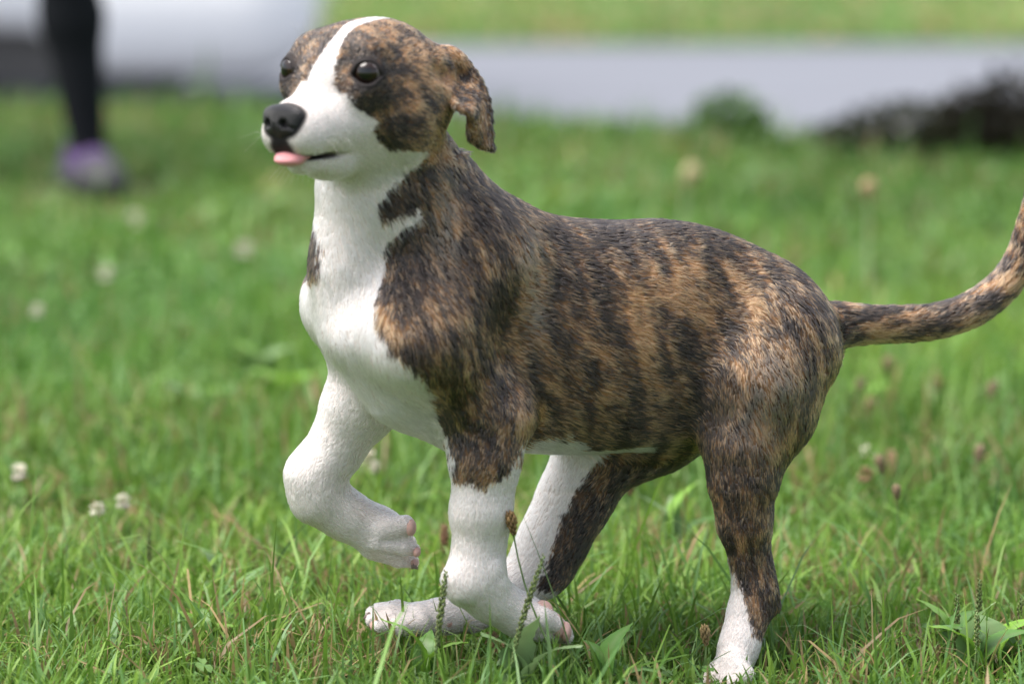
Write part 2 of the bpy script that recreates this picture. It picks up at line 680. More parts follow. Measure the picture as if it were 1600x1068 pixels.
def to_head(p):
    return (p - HO) @ HR.T


HBACK = -HF


def hell(f, l, z, rf, rl, rz, k, pitch=0.0, flow=None, hair=0.5):
    R = HR.copy()
    if pitch:
        c, s_ = math.cos(pitch), math.sin(pitch)
        R = np.stack([HF * c + EZ * s_, HL, EZ * c - HF * s_])
    return Ell(H(f, l, z), R, (rf, rl, rz), k, HBACK if flow is None else flow, hair)


def hcone(a, b, ra, rb, k, flow=None, hair=0.5, squash=None):
    return Cone(H(*a), H(*b), ra, rb, k, HBACK if flow is None else flow, squash, hair)


prims = []
prims.append(Trunk([
    (562, 440, 548, 38), (594, 376, 602, 70), (644, 330, 646, 94), (712, 302, 684, 110), (790, 312, 700, 120), (870, 338, 706, 128),
    (960, 346, 702, 132), (1040, 345, 694, 127), (1110, 357, 680, 115), (1180, 386, 655, 104), (1240, 425, 632, 92), (1278, 468, 606, 72), (1300, 505, 575, 40)], 0.03))
# neck
prims += chain([(690, 415, 0.0, 112), (624, 305, 0.012, 94), (600, 218, 0.03, 82)], 0.05, flow=DOWN * 0.8 + U * 0.6)
prims += chain([(562, 300, 0.0, 50), (562, 420, 0.0, 62), (572, 505, 0.0, 62)], 0.04, flow=DOWN + U * 0.15)
# shoulders: near and far points, breast bone
prims += chain([(735, 400, 0.052, 68), (655, 530, 0.080, 64)], 0.05, flow=DOWN + U * 0.4)
prims += chain([(655, 530, 0.080, 64), (766, 640, 0.070, 38)], 0.05, flow=DOWN + U * 0.5)
prims += chain([(640, 400, -0.05, 62), (548, 474, -0.060, 62)], 0.04, flow=DOWN + U * 0.2)
prims += chain([(548, 474, -0.060, 60), (600, 575, -0.060, 50)], 0.04, flow=DOWN + U * 0.2)
prims += chain([(562, 520, 0.02, 40), (628, 602, 0.02, 38), (730, 655, 0.02, 36)], 0.045, flow=DOWN * 0.5 + U)
# near front leg
prims += chain([(799, 656, 0.070, 20), (788, 662, 0.072, 22)], 0.03, flow=DOWN)
prims += chain([(762, 655, 0.073, 49), (757, 720, 0.076, 46), (750, 800, 0.077, 40), (744, 868, 0.077, 31), (740, 906, 0.078, 35)], 0.02, k0=0.035, hair=0.62)
prims += chain([(740, 908, 0.078, 36), (770, 936, 0.076, 30), (815, 962, 0.074, 28), (842, 972, 0.073, 27)], 0.02, hair=0.55)
for dl, du, dv in ((-0.019, 0, 2), (-0.0065, 12, 10), (0.0065, 10, 4), (0.019, -6, -10)):
    prims += chain([(828, 968 + dv * 0.4, 0.073 + dl * 0.7, 19), (852 + du, 974 + dv, 0.073 + dl, 17), (873 + du, 984 + dv, 0.073 + dl, 11)], 0.008, hair=0.28)
prims += chain([(706, 905, 0.082, 10), (716, 918, 0.083, 11)], 0.02, hair=0.55)
prims += chain([(768, 890, 0.092, 10), (776, 908, 0.092, 9)], 0.015, hair=0.5)
prims += chain([(786, 720, 0.086, 12), (772, 880, 0.080, 8)], 0.018, hair=0.6)
# far front leg, lifted with the wrist folded
prims += chain([(582, 590, -0.06, 56), (556, 640, -0.066, 50), (524, 700, -0.075, 39), (491, 742, -0.08, 39)], 0.02, k0=0.04, hair=0.6)
prims += chain([(490, 742, -0.08, 41), (496, 776, -0.08, 38), (540, 804, -0.078, 34), (590, 830, -0.074, 34), (612, 842, -0.072, 33)], 0.018, hair=0.55)
prims += chain([(596, 826, -0.058, 19), (632, 820, -0.052, 16)], 0.006, hair=0.26)
prims += chain([(590, 846, -0.060, 19), (628, 852, -0.056, 16), (644, 858, -0.056, 12)], 0.0045, hair=0.26)
prims += chain([(580, 856, -0.074, 17), (622, 872, -0.072, 13), (645, 877, -0.072, 10)], 0.0045, hair=0.26)
prims += chain([(588, 836, -0.092, 19), (636, 848, -0.096, 15)], 0.006, hair=0.26)
# near hind leg
prims += chain([(1216, 520, 0.05, 76), (1178, 600, 0.064, 75), (1162, 690, 0.073, 48)], 0.03, k0=0.05, flow=DOWN + U * 0.25, hair=0.9)
prims += chain([(1242, 565, 0.05, 54), (1214, 650, 0.06, 44), (1180, 730, 0.070, 30)], 0.035, flow=DOWN + U * 0.1, hair=0.9)
prims += chain([(1156, 700, 0.076, 43), (1159, 760, 0.077, 40), (1162, 820, 0.079, 32), (1168, 880, 0.080, 18), (1176, 930, 0.080, 23)], 0.025, k0=0.035, hair=0.75)
prims += chain([(1180, 800, 0.080, 13), (1189, 885, 0.080, 8), (1206, 944, 0.080, 13)], 0.02, hair=0.7)
prims += chain([(1177, 925, 0.080, 27), (1167, 965, 0.083, 25), (1155, 1008, 0.092, 25), (1146, 1040, 0.098, 28)], 0.02, hair=0.55)
for dl, du, dv in ((-0.02, -6, 0), (-0.007, -8, 12), (0.007, 0, 16), (0.02, 12, 10)):
    prims += chain([(1148, 1034, 0.098 + dl * 0.6, 19), (1136 + du * 2, 1050 + dv * 0.6, 0.104 + dl, 17), (1120 + du * 2, 1062 + dv * 0.6, 0.108 + dl, 12)], 0.008, hair=0.28)
# far hind leg, swinging forward under the belly
prims += chain([(1150, 560, -0.05, 80), (1010, 660, -0.06, 74), (940, 700, -0.06, 64), (895, 785, -0.06, 50), (858, 850, -0.06, 42), (838, 890, -0.06, 40)], 0.03, k0=0.05, hair=0.7)
prims += chain([(905, 770, -0.062, 32), (880, 850, -0.062, 24), (874, 888, -0.062, 17)], 0.02, hair=0.7)
prims += chain([(840, 893, -0.06, 40), (790, 930, -0.058, 33), (735, 956, -0.055, 25), (692, 962, -0.052, 22), (655, 966, -0.05, 27)], 0.02, hair=0.5)
for dl, du, dv in ((-0.018, 4, -8), (-0.006, -6, -4), (0.006, -6, 4), (0.018, 6, 10)):
    prims += chain([(656, 966 + dv * 0.8, -0.05 + dl * 0.8, 17), (616 + du, 964 + dv * 1.5, -0.05 + dl, 14.5), (588 + du, 963 + dv * 1.4, -0.05 + dl, 11)], 0.004, hair=0.28)
# tail
tl = [(1292, 512, 0.0, 34), (1340, 506, 0.0, 27), (1420, 506, 0.0, 27), (1490, 494, 0.0, 26), (1545, 458, 0.0, 25), (1588, 398, 0.0, 23), (1612, 330, 0.0, 20), (1626, 260, 0.0, 15), (1630, 205, 0.0, 8)]
tl = [(1286, 508, 0.0, 35), (1330, 507, 0.0, 27), (1400, 506, 0.0, 24), (1470, 500, 0.0, 23), (1534, 474, 0.0, 22.5), (1586, 422, 0.0, 21), (1613, 352, 0.0, 20), (1628, 276, 0.0, 15), (1632, 215, 0.0, 8)]
tp, tq = np.array(tl), []
for i in range(len(tp) - 1):     # smooth curve through the points
    a_, b_, c_, d_ = tp[max(i - 1, 0)], tp[i], tp[i + 1], tp[min(i + 2, len(tp) - 1)]
    for t in (0, 0.33, 0.67):
        tq.append(0.5 * (2 * b_ + (c_ - a_) * t + (2 * a_ - 5 * b_ + 4 * c_ - d_) * t * t + (3 * b_ - a_ - 3 * c_ + d_) * t ** 3))
prims += chain([tuple(q) for q in tq] + [tl[-1]], 0.012, k0=0.02, hair=1.0)
# head
prims += [
    hell(-0.066, 0, -0.004, 0.074, 0.058, 0.049, 0.03, hair=0.6),
    hell(-0.020, 0, -0.004, 0.048, 0.048, 0.036, 0.025, pitch=-0.15, hair=0.5),
    hell(-0.055, 0.040, -0.036, 0.050, 0.034, 0.042, 0.03, flow=HBACK * 0.8 + DOWN * 0.6, hair=0.7),
    hell(-0.055, -0.040, -0.036, 0.050, 0.034, 0.042, 0.03, flow=HBACK * 0.8 + DOWN * 0.6, hair=0.7),
    hcone((-0.05, 0.05, -0.055), (-0.085, 0.045, -0.03), 0.026, 0.03, 0.03, hair=0.7),
    hcone((-0.05, -0.05, -0.055), (-0.085, -0.045, -0.03), 0.026, 0.03, 0.03, hair=0.7),
    hcone((-0.01, 0, -0.037), (0.066, 0, -0.048), 0.030, 0.0215, 0.022, hair=0.3, squash=(HL, 1.12)),
    hcone((0.0, 0.020, -0.054), (0.060, 0.014, -0.061), 0.023, 0.0180, 0.02, hair=0.3, flow=HBACK + DOWN * 0.5),
    hcone((0.0, -0.020, -0.054), (0.060, -0.014, -0.061), 0.023, 0.0180, 0.02, hair=0.3, flow=HBACK + DOWN * 0.5),
    hcone((0.062, 0.0125, -0.063), (0.070, 0.0115, -0.061), 0.0155, 0.013, 0.012, hair=0.25, flow=HBACK + DOWN * 0.4),
    hcone((0.062, -0.0125, -0.063), (0.070, -0.0115, -0.061), 0.0155, 0.013, 0.012, hair=0.25, flow=HBACK + DOWN * 0.4),
    hcone((-0.02, 0, 0.016), (0.012, 0, -0.010), 0.020, 0.018, 0.02, hair=0.3),
    hell(-0.010, 0.031, 0.017, 0.020, 0.018, 0.014, 0.018, hair=0.35), hell(-0.010, -0.031, 0.017, 0.020, 0.018, 0.014, 0.018, hair=0.35),
    hell(0.000, 0.040, -0.018, 0.022, 0.016, 0.014, 0.02, hair=0.35), hell(0.000, -0.040, -0.018, 0.022, 0.016, 0.014, 0.02, hair=0.35),
    # lower jaw
    hcone((0.054, 0, -0.0865), (0.01, 0, -0.086), 0.0115, 0.016, 0.008, hair=0.35, squash=(HL, 1.25), flow=HBACK + DOWN * 0.3),
    hcone((0.01, 0, -0.086), (-0.06, 0, -0.076), 0.016, 0.034, 0.025, hair=0.6, squash=(HL, 1.3), flow=HBACK + DOWN * 0.5),
]
# creases between the toes
for a, b, lt, r in (((598, 846), (660, 845), -0.0455, 0.0028), ((575, 863), (655, 869), -0.054, 0.0026), ((572, 960), (622, 960), -0.035, 0.0025), ((582, 976), (628, 976), -0.037, 0.0024),
                    ((846, 986), (892, 992), 0.089, 0.0025), ((1122, 1068), (1136, 1034), 0.121, 0.0026), ((1104, 1066), (1120, 1040), 0.108, 0.0026), ((1146, 1074), (1152, 1038), 0.127, 0.0026)):
    prims.append(cut(Cone(D(*a, lt), D(*b, lt), r, r * 0.6, 0.004)))
# mouth slit
m_sl = Ell(H(0.053, 0, -0.0808), HR, (0.041, 0.05, 0.0017), 0.003)
prims.append(cut(m_sl))
# eyes: lids raised over the ball, then opened
EYE = []
for sgn in (1, -1):
    look = HF * (0.83 if sgn > 0 else 0.93) + HL * (0.56 if sgn > 0 else -0.36) + EZ * 0.04
    look /= np.linalg.norm(look)
    c = H(0.001 if sgn > 0 else 0.0065, 0.0405 * sgn + 0.0015, -0.002)
    side = np.cross(look, EZ)
    side /= np.linalg.norm(side)
    upv = np.cross(side, look)
    EYE.append((c, look, side, upv))
    prims.append(Ell(c, HR, (0.0166, 0.0166, 0.0158), 0.010, HBACK, 0.2))
for c, look, side, upv in EYE:
    R = np.stack([look, side, upv])
    sz = 1.0 if look @ HL > 0 else 0.86
    prims.append(cut(Ell(c + look * 0.0140 + upv * 0.0004, R, np.array((0.0105, 0.0120, 0.0108)) * sz, 0.0025)))
    prims.append(cut(Ell(c + look * 0.0120 - upv * 0.0018, R, (0.009, 0.0152, 0.0036), 0.0025)))
# near ear: a folded rose ear; far ear folded back behind the skull
def Q(px, py, y):
    return P(px, py, y)
EP = np.array([  # rows from the root to the tip, columns from the front edge to the back edge
    [Q(684, 146, -0.118), Q(672, 112, -0.098), Q(676, 84, -0.096)],
    [Q(712, 166, -0.134), Q(712, 122, -0.086), Q(718, 93, -0.086)],
    [Q(734, 177, -0.134), Q(744, 148, -0.098), Q(748, 126, -0.084)],
    [Q(735, 198, -0.122), Q(750, 192, -0.106), Q(763, 172, -0.088)],
    [Q(735, 216, -0.116), Q(750, 224, -0.106), Q(766, 228, -0.096)]])


def crom(a, n):                  # Catmull-Rom through the rows of a
    a = np.concatenate([[2 * a[0] - a[1]], a, [2 * a[-1] - a[-2]]])
    out = []
    for i in range(1, len(a) - 2):
        for t in np.arange(n) / n:
            out.append(0.5 * (2 * a[i] + (a[i + 1] - a[i - 1]) * t + (2 * a[i - 1] - 5 * a[i] + 4 * a[i + 1] - a[i + 2]) * t * t + (3 * a[i] - a[i - 1] - 3 * a[i + 1] + a[i + 2]) * t ** 3))
    return np.array(out + [a[-2]])


EG = np.swapaxes(crom(np.swapaxes(crom(EP, 3), 0, 1), 4), 0, 1)
ear = []
for i in range(EG.shape[0] - 1):
    for j in range(EG.shape[1] - 1):
        ear += [(EG[i, j], EG[i + 1, j], EG[i + 1, j + 1]), (EG[i, j], EG[i + 1, j + 1], EG[i, j + 1])]
ear_flow = np.array([0.5, 0.1, -0.9])
for a, b, c in ear:
    prims.append(Tri(a, b, c, 0.0031, 0.003, ear_flow, 0.5))
prims.append(Cone(Q(668, 112, -0.100), Q(694, 98, -0.085), 0.022, 0.014, 0.02, HBACK, hair=0.5))
prims.append(Cone(Q(676, 140, -0.108), Q(694, 150, -0.118), 0.012, 0.007, 0.018, ear_flow, hair=0.5))
prims.append(Cone(Q(757, 226, -0.103), Q(769, 231, -0.100), 0.0036, 0.0024, 0.006, ear_flow, hair=0.5))
for a, b, c in (((-0.10, -0.052, 0.012), (-0.135, -0.06, 0.0), (-0.115, -0.075, -0.02)), ((-0.135, -0.06, 0.0), (-0.115, -0.075, -0.02), (-0.13, -0.075, -0.05))):
    prims.append(Tri(H(*a), H(*b), H(*c), 0.0036, 0.010, ear_flow, 0.5))
prims.append(Cone(H(-0.085, -0.046, 0.005), H(-0.11, -0.056, 0.0), 0.022, 0.015, 0.018, HBACK, hair=0.5))
# hollow of the near ear
prims.append(cut(Cone(Q(688, 112, -0.136), Q(704, 120, -0.122), 0.0075, 0.0095, 0.010)))


def spaced(lo, hi, a, b, fine, coarse):
    out = [lo]
    while out[-1] < hi:
        out.append(out[-1] + (fine if a < out[-1] < b else coarse))
    return np.array(out)


gx = spaced(-0.26, 0.56, -0.262, -0.015, 0.0021, 0.0033)
gy = spaced(-0.36, 0.34, -0.33, -0.08, 0.0021, 0.0033)
gz = spaced(-0.02, 0.70, 0.49, 0.69, 0.0021, 0.0033)
DV, DF, DN = sdf_mesh(prims, gx, gy, gz)
dog = empty('dog', (OX, OY, 0))
tag(dog, 'brindle puppy with white blaze, bib and paws trotting through the grass, tongue out', 'dog')

# ------------------------------------------------------------------ coat
px_, py_ = None, None


def prim_weights(p):
    """hair direction and length, blended from the shapes near each point"""
    fl, hl, ws = np.zeros((len(p), 3)), np.zeros(len(p)), np.zeros(len(p)) + 1e-9
    for q in prims:
        if getattr(q, 'cut', False):
            continue
        lo, hi = q.box()
        m = np.all((p > lo - 0.03) & (p < hi + 0.03), axis=1)
        if not m.any():
            continue
        w = np.exp(-np.clip(q.d(p[m]), -0.003, 0.1) / 0.006)
        fl[m] += w[:, None] * q.flow
        hl[m] += w * q.hair
        ws[m] += w
    return fl / ws[:, None], hl / ws


def pline(y, pts):
    pts = sorted(pts, key=lambda q: q[1])
    return np.interp(y, [q[1] for q in pts], [q[0] for q in pts])


def in_poly(x, y, poly):
    r = np.zeros(len(x), bool)
    for (x0, y0), (x1, y1) in zip(poly, poly[1:] + poly[:1]):
        c = (y0 > y) != (y1 > y)
        r ^= c & (x < (x1 - x0) * (y - y0) / ((y1 - y0) or 1e-9) + x0)
    return r


def coat(p, n):
    """white mask 0..1, brindle darkness 0..1, pink skin mask for points on the dog"""
    jit = np.stack([fbm(p * 70, 2, s) - 0.5 for s in (3, 8)], 1)
    x, y = to_px(p)
    jf = np.stack([vnoise(p * 420, s) - 0.5 for s in (4, 9)], 1)
    x, y = x + jit[:, 0] * 16 + jf[:, 0] * 12, y + jit[:, 1] * 16 + jf[:, 1] * 12
    q = p - np.array([OX, OY, 0])
    u, l = q @ U, q @ LAT
    h = to_head(p)
    hf, hl, hz = h[:, 0] + jit[:, 0] * 0.004 + jf[:, 0] * 0.004, h[:, 1], h[:, 2] + jit[:, 1] * 0.004
    al = np.abs(hl)
    white = np.zeros(len(p), bool)
    # ---- head
    head = (hf > -0.14) & (np.sqrt((hf + 0.03) ** 2 + hl ** 2 + (hz + 0.02) ** 2) < 0.145) & (hz > -0.13) & (y < 262)
    fb = np.interp(hz, [-0.10, -0.060, -0.050, -0.043, -0.033, -0.012, 0.0, 0.02, 0.05], [0.006, 0.000, -0.004, 0.006, 0.021, 0.030, 0.036, 0.06, 0.09])
    fb = np.where(hl < 0.006, np.interp(hz, [-0.06, -0.045, -0.03, -0.01, 0.01, 0.05], [-0.004, 0.01, 0.030, 0.036, 0.050, 0.09]), fb)
    blaze_w = np.interp(hf, [-0.09, -0.07, -0.02, 0.005, 0.02, 0.035], [0.004, 0.0075, 0.0055, 0.0060, 0.008, 0.012])
    al = np.abs(hl - np.interp(hf, [-0.09, -0.065, -0.02, 0.01, 0.03, 0.05], [0.002, 0.004, 0.010, 0.0125, 0.011, 0.004]))
    hw = (hf > fb) | ((al < blaze_w) & (hf > -0.088) & (hz > -0.03)) | ((hz < np.interp(hf, [-0.09, -0.055, -0.02, 0.0], [-0.092, -0.082, -0.077, -0.058])) & (hf > -0.062 - 0.3 * (hz + 0.09)))
    # ---- chest and neck bib
    right = pline(y, [(668, 225), (640, 262), (604, 300), (590, 335), (598, 380), (602, 430), (590, 470), (584, 500), (606, 545), (640, 572), (664, 598), (680, 650), (704, 700), (712, 760)])
    bib = (x < right) & (y > 230)
    bib &= ~((y < 436) & (y > 352) & (x < 500 - 0.12 * np.abs(y - 412)))
    notch = in_poly(x, y, [(588, 352), (652, 330), (664, 342), (640, 358), (606, 378), (596, 400)]) & (n[:, 1] < 0)
    body = bib | notch
    white = np.where(head, hw, body)
    # ---- near front leg below the elbow
    leg_line = pline_x(x, [(640, 700), (690, 712), (712, 752), (762, 760), (800, 738), (835, 690)])
    nf = (x > 640) & (x < 905) & (y > leg_line) & (l > 0.02) & (y > 690)
    # ---- far front leg, all white
    ff = (x < 690) & (y > 560) & (l < 0.03) & (x < right + 30)
    white = white | nf | ff
    # ---- near hind leg: white down the front of the pastern and the paw
    hb = pline(y, [(1104, 820), (1132, 860), (1150, 905), (1162, 935), (1168, 965), (1176, 990), (1200, 1003), (1300, 1010)])
    nh = (x > 1060) & (y > 830) & (x < hb) & (l > 0.0)
    # ---- far hind leg: white in front, dark behind
    fb2 = pline(y, [(960, 690), (925, 724), (892, 780), (872, 830), (856, 880), (842, 910), (840, 935)])
    fh = (l < 0.0) & (y > 700) & (x > 540) & (x < 1050) & ((x < fb2) | (y > 925))
    # ---- belly
    be = (n[:, 2] < -0.88) & (y > 690) & (x > 780) & (x < 1040) & (np.abs(l) < 0.040) & (p[:, 2] > 0.2)
    be |= in_poly(x, y, [(812, 700), (838, 680), (905, 684), (912, 720), (812, 720)]) & (p[:, 2] > 0.2)
    white = white | nh | fh | be
    # far side mirrors the near side loosely: paws white
    white |= (p[:, 2] < 0.045) & (l < 0)
    # ---- brindle
    v = p[:, 2]
    w1 = fbm(np.stack([u * 14, v * 9, l * 9], 1), 2, 21) - 0.5
    w2 = fbm(np.stack([u * 14, v * 9, l * 9], 1), 2, 41) - 0.5
    us = u + 0.22 * (v - 0.3) + w1 * 0.045
    st = 0.35 * fbm(np.stack([us * 36, v * 9 + w2 * 3, l * 9], 1), 2, 13) + 0.65 * fbm(np.stack([us * 98, v * 16 + w2 * 4, l * 16], 1), 2, 53)
    fine = fbm(np.stack([us * 130, v * 50, l * 50], 1), 2, 17)
    tb = fbm(np.stack([u * 45, v * 110, l * 110], 1), 2, 113)
    tailw = sstep(0.27, 0.30, u)
    dark = (st - 0.5) * 1.7 + (fine - 0.5) * 1.15 + 0.75 + 0.14 * sstep(0.3, 0.8, n[:, 2])
    dark = dark * (1 - tailw) + ((tb - 0.5) * 2.0 + (fine - 0.5) * 0.8 + 0.58 + 0.25 * n[:, 2]) * tailw
    dark += (fbm(p * 180, 2, 131) - 0.5) * 0.5
    # fawn shows most on the flank; back, shoulder and thigh are dark
    blob = lambda cx, cy, rx, ry: np.exp(-(((x - cx) / rx) ** 2 + ((y - cy) / ry) ** 2))
    near = (l > -0.03)
    dark -= 1.25 * near * (0.42 * blob(1065, 445, 36, 50) + 0.26 * blob(1020, 520, 30, 90) + 0.15 * blob(1135, 450, 30, 50) + 0.22 * blob(1185, 520, 34, 90) + 0.16 * blob(960, 430, 30, 60)
                    + 0.22 * blob(870, 660, 90, 45) + 0.40 * blob(828, 455, 20, 90) + 0.20 * blob(800, 600, 18, 80) + 0.12 * blob(1290, 640, 30, 80) + 0.10 * blob(700, 380, 30, 60)  # includes the highlight behind the shoulder, painted into the coat
                    - 0.12 * blob(640, 470, 40, 70) + 0.12 * blob(990, 600, 60, 60) + 0.2 * blob(1120, 800, 16, 60) + 0.22 * blob(1180, 800, 20, 60) + 0.14 * blob(1230, 700, 40, 50))
    dark += 0.62 * near * (0.22 * blob(980, 360, 150, 26) + 0.18 * blob(1130, 380, 80, 26) + 0.2 * blob(1240, 440, 50, 50) + 0.16 * blob(730, 520, 50, 110) + 0.3 * blob(735, 690, 46, 60)
                    + 0.22 * blob(905, 480, 40, 110) + 0.25 * blob(1090, 590, 40, 50) + 0.18 * blob(1035, 580, 24, 40) + 0.2 * blob(950, 640, 60, 30) + 0.25 * blob(1155, 830, 22, 70) + 0.2 * blob(1180, 650, 40, 60) + 0.2 * blob(1195, 950, 30, 60))
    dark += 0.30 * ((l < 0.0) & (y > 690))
    # head brindle: finer, with dark round the eye
    hs = 0.5 * fbm(np.stack([hf * 60, hl * 60, hz * 60], 1), 2, 33) + 0.5 * fbm(np.stack([hf * 130, hl * 130, hz * 130], 1), 2, 36)
    hd = (hs - 0.5) * 2.6 + 0.54 + 0.30 * ((x > 712) & (y > 100))
    for c, look, side, upv in EYE:
        e = p - c
        hd += 0.45 * np.exp(-((np.linalg.norm(e, axis=1) - 0.012) / 0.012) ** 2)
    hd += 0.18 * np.exp(-(((hf - 0.01) / 0.03) ** 2 + ((hz + 0.035) / 0.025) ** 2)) + 0.25 * sstep(-0.05, 0.0, hf) - 0.18 * sstep(-0.04, -0.10, hf)
    dark = np.where(head, hd, dark)
    return white.astype(float), np.clip(dark, 0, 1), head


def pline_x(x, pts):
    pts = sorted(pts)
    return np.interp(x, [q[0] for q in pts], [q[1] for q in pts])


FAWN = np.array([0.40, 0.215, 0.100])
DARK = np.array([0.017, 0.0125, 0.0115])
WHITE = np.array([0.73, 0.725, 0.71])


def near_pts(p, pts, r):
    m = np.zeros(len(p))
    for q in pts:
        m = np.maximum(m, 1 - sstep(r * 0.6, r, np.linalg.norm(p - q, axis=1)))
    return m


def skin_colour(p, n):
    w, dk, head = coat(p, n)
    c = FAWN * 0.75 * (1 - dk)[:, None] + DARK * dk[:, None]
    c = c * (1 - w)[:, None] + np.array([0.60, 0.54, 0.51]) * w[:, None]
    h = to_head(p)
    # dark lips and lids, pink hollow of the ear
    lip = (1 - sstep(0.0022, 0.0050, np.abs(h[:, 2] + 0.0805 - 0.05 * np.maximum(0.035 - h[:, 0], 0)))) * sstep(0.012, 0.042, h[:, 0]) * head
    lip = np.maximum(lip, head * (1 - sstep(0.010, 0.017, np.hypot(h[:, 1], (h[:, 2] + 0.072) * 0.9))) * sstep(0.05, 0.066, h[:, 0]))
    lid = np.zeros(len(p))
    for cc, look, side, upv in EYE:
        e = p - cc
        a, b, t = e @ side, e @ upv, e @ look
        lid = np.maximum(lid, (1 - sstep(1.0, 1.35, np.sqrt((a / 0.0145) ** 2 + ((b - 0.0002) / 0.0127) ** 2))) * (t > 0))
    c = c * (1 - np.maximum(lip, lid))[:, None] + np.array([0.020, 0.016, 0.016]) * np.maximum(lip, lid)[:, None]
    nm_ = 1 - sstep(0.001, 0.005, field(npr, p))
    c = c * (1 - nm_)[:, None] + np.array([0.014, 0.012, 0.013]) * nm_[:, None]
    pk = near_pts(p, [Q(688, 112, -0.128), Q(700, 115, -0.120)], 0.012) * 0.45
    c = c * (1 - pk)[:, None] + np.array([0.42, 0.25, 0.21]) * pk[:, None]
    return c, w, dk, head, np.maximum(lip, lid), pk


NZ = -0.0065
npr = [Ell(H(0.079, 0, -0.0325 + NZ), np.stack([HF * 0.95 + EZ * 0.30, HL, EZ * 0.95 - HF * 0.30]), (0.0160, 0.0215, 0.0105), 0.006),
       Ell(H(0.0825, 0.0095, -0.041 + NZ), HR, (0.0105, 0.0105, 0.011), 0.007), Ell(H(0.0825, -0.0095, -0.041 + NZ), HR, (0.0105, 0.0105, 0.011), 0.007),
       hcone((0.086, 0, -0.040 + NZ), (0.080, 0, -0.056 + NZ), 0.0085, 0.0055, 0.008)]
for s in (1, -1):
    npr.append(cut(Cone(H(0.097, 0.0098 * s, -0.0395 + NZ), H(0.086, 0.0085 * s, -0.0395 + NZ), 0.0046, 0.003, 0.003)))
    npr.append(cut(Cone(H(0.094, 0.0115 * s, -0.0415 + NZ), H(0.084, 0.0215 * s, -0.046 + NZ), 0.0022, 0.0018, 0.002)))
npr.append(cut(Cone(H(0.0965, 0, -0.040 + NZ), H(0.089, 0, -0.058 + NZ), 0.0012, 0.0012, 0.002)))
sc_, *_ = skin_colour(DV, DN)
m_skin = material('dog_skin', attr='tint', rough=0.75, spec=0.25, noise=(400, 0.15))
body = mesh_obj('body', DV, DF, m_skin, dog, col=sc_, world_space=True)



# ------------------------------------------------------------------ fur
LOCKS, PER = 150000, 4           # hairs lie in small locks
FUR_N = LOCKS * PER
tri = np.concatenate([DF[:, :3], DF[:, [0, 2, 3]]])
A, B, Cc = DV[tri[:, 0]], DV[tri[:, 1]], DV[tri[:, 2]]
area = np.linalg.norm(np.cross(B - A, Cc - A), axis=1) / 2
cen = (A + B + Cc) / 3
dens = np.where((to_head(cen) ** 2).sum(1) < 0.12 ** 2, 1.9, 1.0) * np.where(cen[:, 2] < 0.3, 1.25, 1.0)
pr = area * dens
ti = rng.choice(len(tri), LOCKS, p=pr / pr.sum())
r1, r2 = np.sqrt(rng.random(LOCKS)), rng.random(LOCKS)
ba = np.stack([1 - r1, r1 * (1 - r2), r1 * r2], 1)
T3 = tri[ti]
root = (DV[T3] * ba[:, :, None]).sum(1)
nrm = (DN[T3] * ba[:, :, None]).sum(1)
nrm /= np.linalg.norm(nrm, axis=1, keepdims=True) + 1e-9
vfl, vhl = prim_weights(DV)
flow = (vfl[T3] * ba[:, :, None]).sum(1)
hlen = (vhl[T3] * ba).sum(1)
hcol, wv, dv, headm, bare, pink = skin_colour(root, nrm)
# hairs of a lock start side by side and run together towards the tips
own = np.repeat(np.arange(LOCKS), PER)
tang = rng.normal(0, 1, (FUR_N, 3))
ctr, nrm, flow, hlen = root[own], nrm[own], flow[own], hlen[own]
tang -= (tang * nrm).sum(1, keepdims=True) * nrm
spread = tang * 0.00052
root = ctr + spread
hcol, wv, dv, headm, bare, pink = (q[own] for q in (hcol, wv, dv, headm, bare, pink))
lockr = rng.random(LOCKS)[own]
lockv = rng.uniform(0.62, 1.45, (LOCKS, 1))[own]
lockw = rng.uniform(0.82, 1.09, (LOCKS, 1))[own]
lockf = rng.normal(0, 0.13, (LOCKS, 3))[own]
# swirls and clumps in the lie of the coat
cl = np.stack([fbm(root * 38, 2, s) - 0.5 for s in (61, 62, 63)], 1)
cf = np.stack([vnoise(root * 190, s) - 0.5 for s in (71, 72, 73)], 1)
flow = flow + cl * 0.7 + cf * 0.28 + lockf + rng.normal(0, 0.05, flow.shape)
flow -= (flow * nrm).sum(1, keepdims=True) * nrm
flow /= np.linalg.norm(flow, axis=1, keepdims=True) + 1e-9
L = 0.0098 * hlen * rng.uniform(0.65, 1.2, FUR_N)
belly = (nrm[:, 2] < -0.4) & (root[:, 2] > 0.2)
L = np.where(belly & ~headm, L * 1.15, L)
keep = (bare < 0.5) & (pink < 0.6) & (field(npr, root) > 0.0025) & ((m_sl.d(root) > 0.0016) | ~headm)
lift = np.clip(rng.normal(0.29, 0.07, FUR_N) + cf[:, 0] * 0.12, 0.12, 0.8)
lift = np.where(headm, lift * 0.8, lift)
pts = np.zeros((FUR_N, 4, 3), np.float32)
for i, t in enumerate((0, 0.33, 0.68, 1.0)):
    out = nrm * (lift * (t - 0.62 * t * t))[:, None]
    alng = flow * (t * np.sqrt(1 - np.minimum(lift, 0.9) ** 2 * (1 - t)))[:, None]
    pts[:, i] = root - spread * (0.75 * t) + (out + alng) * L[:, None] - nrm * (0.0006 if i == 0 else 0)
